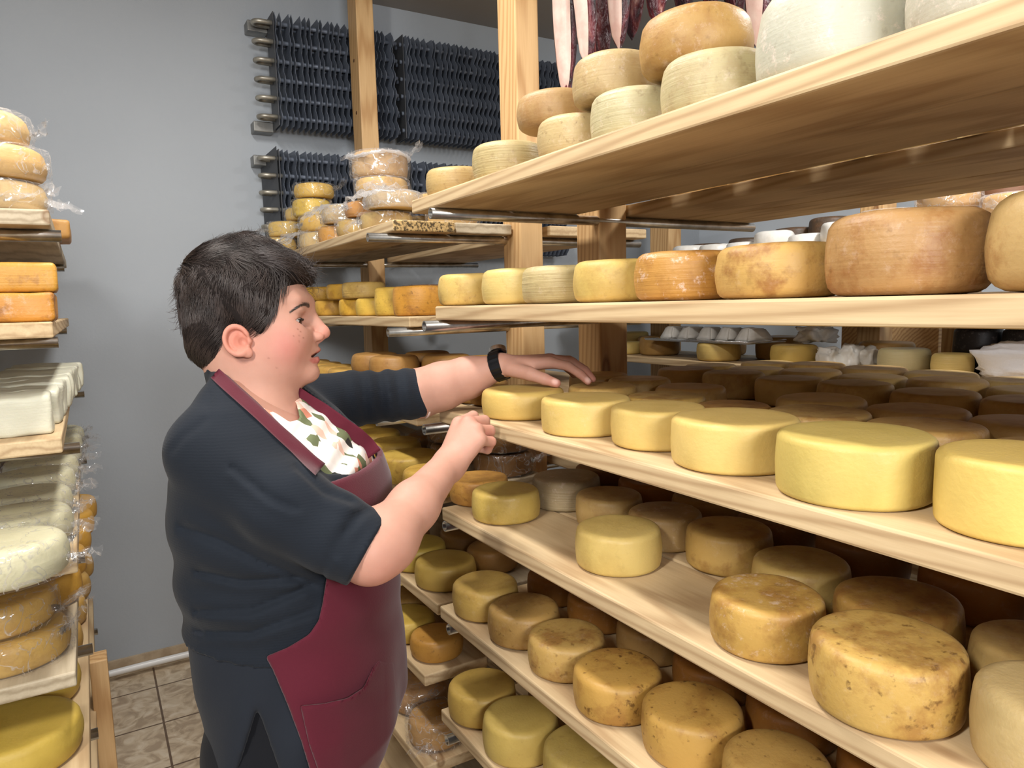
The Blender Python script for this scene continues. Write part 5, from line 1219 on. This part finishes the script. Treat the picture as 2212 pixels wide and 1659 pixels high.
ribbon('neck_strap', [(640, 842), (668, 862), (700, 884), (740, 915), (770, 938), (794, 962), (808, 982)], [.013, .015, .018, .021, .024, .026, .026], lambda W: torso(W, .014), .002, .003, M['maroon'], ap, 1.42, True)
pb = hit(657, 856, body_fn, .9, 1.45)
if pb is not None:
    link('strap_buckle', box_mesh('strap_buckle', .016, .012, .006, .002, tuple(pb-base-np.array([.008, .010, .003]))), M['dark'], ap, smooth=False)
ti = D(408, 1362, 1.16)-base
link('waist_tie', tube_mesh('waist_tie', [ti+np.array([.06, .0, .03]), ti+np.array([.02, 0, .008]), ti, ti+np.array([-.004, .004, -.02])], [.010, .012, .012, .004], 10), M['maroon'], ap)
# blouse under the cardigan
m_, nt, b = mat('floral_cotton'); M['floral'] = m_
v_ = coords(nt, (1, 1, 1), rnd=False); vo = tex(nt, 'Voronoi', v_, Scale=46.0); vo.inputs['Randomness'].default_value = 1
sp_ = nt.nodes.new('ShaderNodeSeparateColor'); nt.links.new(vo.outputs['Color'], sp_.inputs[0])
cr_ = ramp(nt, [(0, lin((240, 236, 230))), (.38, lin((232, 196, 178))), (.52, lin((108, 118, 84))), (.68, lin((242, 240, 236))), (.84, lin((214, 142, 118))), (.93, lin((40, 44, 40)))], 'CONSTANT'); nt.links.new(sp_.outputs[0], cr_.inputs[0])
nt.links.new(cr_.outputs[0], b.inputs['Base Color']); b.inputs['Roughness'].default_value = .75
Nk = [(560, 878), (596, 892), (626, 912), (648, 905), (640, 872), (622, 850), (650, 846), (700, 880), (800, 960), (850, 1030), (706, 1045), (640, 985), (585, 925), (566, 896)]
def blouse(W):
    x, y, z = project(W); t = torso(W, -.001)+.003*np.sin(x*.10+y*.06); d = np.abs(t)-.0058
    return np.maximum(np.maximum(d, poly_sd(x, y, Nk)*z/F), np.where(z < 1.42, -1, 1))
P_ = np.array([D(520, 840, 1.0), D(860, 1070, 1.0), D(520, 1070, 1.4), D(860, 840, 1.4)])
v, f = nets(blouse, P_.min(0)-.01, P_.max(0)+.02, .0032); bl_ = put('blouse', relax(v, f, 1), f, M['floral'])
cc = lambda a, e, r, nm: None
for (a, e, rr_) in ((D(610, 1088, 1.035), D(795, 1190, 1.04), .0), (D(760, 862, 1.49), D(914, 849, 1.5555), .0545)):
    if rr_:
        ax = (e-a)/np.linalg.norm(e-a); up_ = np.array([0, 0, 1.]); s1 = np.cross(ax, up_); s1 /= np.linalg.norm(s1); s2 = np.cross(s1, ax)
        link('blouse_cuff', tube_mesh('blouse_cuff', [e-base+(s1*math.cos(t)+s2*math.sin(t))*(rr_-.001) for t in np.linspace(0, 2*math.pi, 33)[:-1]], .0028, 8, closed=True), simple('pink_cotton_edge', (236, 208, 200), .7), bl_)
# --- eyes
for sgn in (-1, 1):
    c_ = from_h((.0890, .0325*sgn, .0335))-base
    bm = bmesh.new(); bmesh.ops.create_uvsphere(bm, u_segments=24, v_segments=16, radius=.0119); me = bpy.data.meshes.new('eyeball'); bm.to_mesh(me); bm.free()
    eb = link('eyeball', me, simple('eye_white', (214, 204, 196), .2), woman, c_)
    g = np.array([math.cos(.10), -.16, -.24]); g /= np.linalg.norm(g); gw = g@HB
    bm = bmesh.new(); bmesh.ops.create_uvsphere(bm, u_segments=20, v_segments=12, radius=.0068)
    for v in bm.verts: v.co.z *= .32
    me = bpy.data.meshes.new('iris'); bm.to_mesh(me); bm.free()
    ir = link('iris', me, simple('brown_iris', (48, 30, 22), .12), eb, gw*.0107); ir.rotation_euler = Vector(gw).to_track_quat('Z', 'Y').to_euler()
    lp = [from_h((.0890+.0143*math.cos(t), (.0325+.0143*math.sin(t))*sgn, .0335+.0012*math.cos(t)+.0014*math.cos(t*1.3)))-base for t in np.linspace(-1.15, 1.0, 12)]
    link('eyelashes', tube_mesh('eyelashes', lp, [.0005, .0010, .0014, .0016, .0017, .0017, .0016, .0015, .0013, .0011, .0009, .0005], 8), M['dark'], woman)
# --- hair
m_, nt, b = mat('dark_hair'); M['hair'] = m_
hn = tex(nt, 'Noise', coords(nt, rnd=False), Scale=24.0, Detail=4.0); nt.links.new(mixc(nt, hn.outputs['Fac'], lin((20, 16, 15)), lin((34, 28, 26))), b.inputs['Base Color']); b.inputs['Roughness'].default_value = .8; b.inputs['Specular IOR Level'].default_value = .1
Hpoly = [hp(*q) for q in [(370, 480, 0), (720, 480, 0), (700, 604, 0), (682, 608, 0), (664, 614, -.01), (640, 614, -.035), (612, 622, -.05), (608, 642, -.055), (595, 672, -.062), (578, 698, -.068), (566, 738, -.07), (562, 741, -.07), (556, 722, -.068), (546, 708, -.066), (528, 702, -.066), (512, 706, -.066), (504, 722, -.064), (505, 745, -.062), (514, 768, -.058), (520, 788, -.05), (494, 803, -.03), (444, 806, 0), (370, 760, 0)]]
def hair_base(q):
    A = q.copy(); A[:, 1] = np.abs(A[:, 1])
    d = ell(q, (.002, 0, .088), (.101, .083, .083)); d = smin(d, ell(q, (.052, 0, .114), (.062, .060, .034)), .03)
    d = smin(d, ell(q, (.012, -.01, .160), (.040, .04, .017)), .012); d = smin(d, ell(q, (-.036, 0, .024), (.054, .073, .076)), .025); d = smin(d, ell(A, (.034, .050, .052), (.040, .032, .058)), .02)
    return d
def hair_sdf(W):
    q = to_h(W); d = hair_base(q)
    # swept locks: ridges running with the growth direction
    th_ = np.arctan2(q[:, 2]-.07, q[:, 0]+.02)
    rid = np.sin(q[:, 1]*120+6*np.sin(th_*2.3)+q[:, 0]*18)*.0016+np.sin((q[:, 0]*.5+q[:, 2])*75+q[:, 1]*50+3*np.sin(q[:, 0]*30))*.0022
    return smax(d+rid, poly_sd(q[:, 0], q[:, 2], Hpoly), .006)
ex_ = np.array([from_h((a, b_, c_)) for a in (-.13, .14) for b_ in (-.1, .1) for c_ in (-.07, .19)])
v, f = nets(hair_sdf, ex_.min(0), ex_.max(0), .0028); v = relax(v, f, 1); hair = put('hair', v, f, M['hair'])
m_, nt, b = mat('hair_strand'); M['hair2'] = m_; hn = tex(nt, 'Noise', coords(nt, rnd=False), Scale=40.0, Detail=3.0); nt.links.new(mixc(nt, hn.outputs['Fac'], lin((26, 21, 20)), lin((74, 60, 54))), b.inputs['Base Color']); b.inputs['Roughness'].default_value = .42; b.inputs['Specular IOR Level'].default_value = .7
# strands
rng = np.random.default_rng(5); qv = to_h(v); fc = v[f].mean(1); ids = rng.integers(0, len(f), 15000); sv = []; sf = []
def grad(q, e=.002):
    g = np.stack([(hair_base(q+np.eye(3)[i]*e)-hair_base(q-np.eye(3)[i]*e)) for i in range(3)], 1); return g/np.maximum(np.linalg.norm(g, axis=1), 1e-6)[:, None]
q = to_h(fc[ids]); dep = hair_base(q); q = q[np.abs(dep) < .006]; n_ = len(q)
fl = np.zeros((n_, 3)); top = np.clip((q[:, 2]-.085)/.05, 0, 1)
side = np.stack([np.where(q[:, 0] > .01, -.25, -.35)+0*q[:, 0], 0*q[:, 0], -np.ones(n_)], 1)
fwd = np.stack([np.ones(n_), rng.normal(0, .12, n_)-.2, .25*np.clip(q[:, 0]/.08, -1, 1.4)], 1)
fl = side*(1-top[:, None])+fwd*top[:, None]+rng.normal(0, .07, (n_, 3))+.45*np.stack([np.sin(q[:, 2]*70+q[:, 1]*40), np.sin(q[:, 0]*55+q[:, 2]*30), .6*np.sin(q[:, 0]*80+1+q[:, 1]*30)], 1)
ln = rng.uniform(.028, .055, n_)*(1+.25*top); K = 8; pth = [q+grad(q)*.0005]
for k in range(1, K):
    p = pth[-1]; g = grad(p); dv = fl-g*(fl*g).sum(1)[:, None]; dv /= np.maximum(np.linalg.norm(dv, axis=1), 1e-6)[:, None]
    lift = (.04+.22*(k/K)**2)*rng.uniform(-.3, 1, n_)**2*(.3+top*1.0)
    p = p+(dv+g*lift[:, None])*(ln/K)[:, None]; fl = fl+rng.normal(0, .02, (n_, 3))+np.array([-.05, 0, 0])*(1-top[:, None]); pth.append(p)
pth = np.stack(pth, 1)
# keep the face and the ear clear
endp = pth[:, -1]; okk = (poly_sd(endp[:, 0], endp[:, 2], Hpoly) < .010) | (endp[:, 2] > .105); okk &= hair_base(endp) > -.003
pth = pth[okk]
wisp = []   # loose curls at the nape, crown and fringe
for _ in range(260):
    w_ = rng.random()
    if w_ < .35: st = np.array([.095+rng.normal(0, .014), rng.normal(0, .03), .120+rng.normal(0, .012)]); dr = np.array([.8, rng.normal(0, .3), rng.normal(.1, .5)]); L_ = .035
    elif w_ < .7: st = np.array([-.094+rng.normal(0, .004), rng.normal(0, .03), .070+rng.normal(0, .03)]); dr = np.array([-.6, rng.normal(0, .3), -.8]); L_ = .03
    else: st = np.array([.0+rng.normal(0, .05), rng.normal(0, .03), .170+rng.normal(0, .003)]); dr = np.array([.8, rng.normal(0, .3), .3+rng.normal(0, .2)]); L_ = .03
    st = st-grad(st[None])[0]*(float(hair_base(st[None])[0])+.002); p = [st]; cu = rng.normal(0, .22)
    for k in range(1, K):
        dr = dr/np.linalg.norm(dr); p.append(p[-1]+dr*L_/K*rng.uniform(.7, 1.3)); dr = dr+np.array([-dr[2]*cu, rng.normal(0, .08), dr[0]*cu])
    wisp.append(p)
pth = np.concatenate([pth, np.array(wisp)])
def strands(name, pth, r, m_, parent):
    n_, K = pth.shape[:2]; W = from_h(pth)-base; t = np.gradient(W, axis=1); t /= np.maximum(np.linalg.norm(t, axis=2), 1e-9)[..., None]
    a = np.cross(t, np.array([.3, .2, .93])); a /= np.maximum(np.linalg.norm(a, axis=2), 1e-9)[..., None]; b_ = np.cross(t, a)
    rad = r*np.array([.6+.4*math.sin(math.pi*min(1, (k+1)/3)/2) if k < 3 else 1-.85*((k-3)/(K-4))**1.5 for k in range(K)])[None, :, None]
    ring = np.stack([W+(a*math.cos(g)+b_*math.sin(g))*rad for g in (0, 2.094, 4.189)], 2)
    V = ring.reshape(-1, 3); i = np.arange(n_)[:, None, None]; k = np.arange(K-1)[None, :, None]; j = np.arange(3)[None, None, :]; o = (i*K+k)*3; jn = (j+1) % 3
    Fq = np.stack([o+j, o+jn, o+3+jn, o+3+j], -1).reshape(-1, 4)
    return link(name, npmesh(name, V, Fq), m_, parent)
h2 = strands('hair_strands', pth, .00036, M['hair2'], hair); tag(h2, kind='stuff')
eb_ = []
for sgn in (-1, 1):
    for _ in range(210):
        t = rng.random(); st = np.array([.1085-.026*t, (.018+.030*t)*sgn, .0590+.0035*math.sin(t*2.6)-.013*t*t+rng.normal(0, .0014*(1.3-t))]); g = np.array([-.9, .45*sgn, .35-.9*t+rng.normal(0, .12)]); g /= np.linalg.norm(g)
        # sit on the skin
        for _k in range(12):
            dd_ = float(head_sdf(from_h(st[None]))[0]); st = st+np.array([.75, .65*sgn, 0])*(-dd_)
        eb_.append([st+g*(.0085)*k/7+np.array([.0005, .0004*sgn, 0]) for k in range(8)])
eb_ = np.array(eb_); fl_ = eb_.reshape(-1, 3)
for _k in range(4):
    dd_ = head_sdf(from_h(fl_)); fl_ = fl_+np.stack([.75*np.ones(len(fl_)), .65*np.sign(fl_[:, 1]), 0*dd_], 1)*(.0004-dd_)[:, None]
br_ = strands('eyebrows', fl_.reshape(eb_.shape), .00022, M['hair2'], woman)
# --- watch
wc = D(1079, 789, 1.502); ax = D(1100, 783, 1.495)-D(1060, 797, 1.51); ax /= np.linalg.norm(ax); s1 = np.cross(ax, [0, 0, 1.]); s1 /= np.linalg.norm(s1); s2 = np.cross(s1, ax)
we = empty('watch', wc-base); we.parent = woman; we.name = 'wristwatch'
vs = []; fs = []; n_ = 40
for i in range(n_):
    t = 2*math.pi*i/n_; r_ = .0310+(.0006 if i % 2 else -.0003); dr = s1*math.cos(t)+s2*math.sin(t)
    for a, rr_ in ((-.0120, r_-.0008), (-.0114, r_+.0022), (.0114, r_+.0022), (.0120, r_-.0008)): vs.append(ax*a+dr*rr_)
for i in range(n_):
    j = (i+1) % n_
    for k in range(4): fs.append((i*4+k, i*4+(k+1) % 4, j*4+(k+1) % 4, j*4+k))
M['watch'] = simple('black_steel_links', (34, 36, 40), .3, .6)
link('band', pymesh('band', vs, fs), M['watch'], we, smooth=False)
cd = s2*.85-s1*.5; cd /= np.linalg.norm(cd)
link('case', tube_mesh('case', [cd*.031, cd*.0405], .0185, 28), M['steel'], we, smooth=False)
link('dial', tube_mesh('dial', [cd*.0406, cd*.0411], .0150, 28), simple('pale_watch_glass', (214, 226, 234), .1), we, smooth=False)
# ------------------------------------------------------------------ let neighbouring wheels settle clear of each other and of the posts
POSTS = [(1.10, 1.188, 1.418, 1.511), (1.10, 1.178, 1.786, 1.885), (1.10, 1.178, 3.08, 3.19), (2.72, 2.81, 1.37, 1.46), (2.72, 2.81, 1.70, 1.80), (2.72, 2.81, 2.90, 3.05), (-.56, -.48, 1.70, 1.79), (-.56, -.48, 2.86, 2.95)]
for it in range(60):
    mv = 0
    for i in range(len(ALLW)):
        a, ra, ha, wa = ALLW[i]
        for j in range(i+1, len(ALLW)):
            b_, rb_, hb, wb = ALLW[j]
            if min(a.location.z+ha, b_.location.z+hb)-max(a.location.z, b_.location.z) < .006: continue
            dx = a.location.x-b_.location.x; dy = a.location.y-b_.location.y; d = math.hypot(dx, dy); need = ra+rb_+.001
            if d < need and d > 1e-4:
                k = (need-d)*.5; mv = max(mv, k); ux, uy = dx/d, dy/d
                s_ = k*wb*2/(wa+wb); t_ = k*wa*2/(wa+wb)
                a.location.x += ux*s_*.5; a.location.y += uy*s_; b_.location.x -= ux*t_*.5; b_.location.y -= uy*t_
    for a, ra, ha, wa in ALLW:
        for (x0, x1, y0, y1) in POSTS:
            cx = min(max(a.location.x, x0), x1); cy = min(max(a.location.y, y0), y1); dx = a.location.x-cx; dy = a.location.y-cy; d = math.hypot(dx, dy)
            if d < ra+.001:
                if d < 1e-5: a.location.x = x0-ra-.002 if a.location.x < (x0+x1)/2 else x1+ra+.002
                else: a.location.x += dx/d*(ra+.001-d); a.location.y += dy/d*(ra+.001-d)
                mv = 1
    for a, ra, ha, wa in ALLW:
        if .5 < a.location.x < 1.4: a.location.y = min(a.location.y, 3.178-ra)
    if mv < .0004: break
for o in bpy.data.objects:
    if o.get('label', '').startswith('orange-brown wheel at the corner'): o.location.x += .04
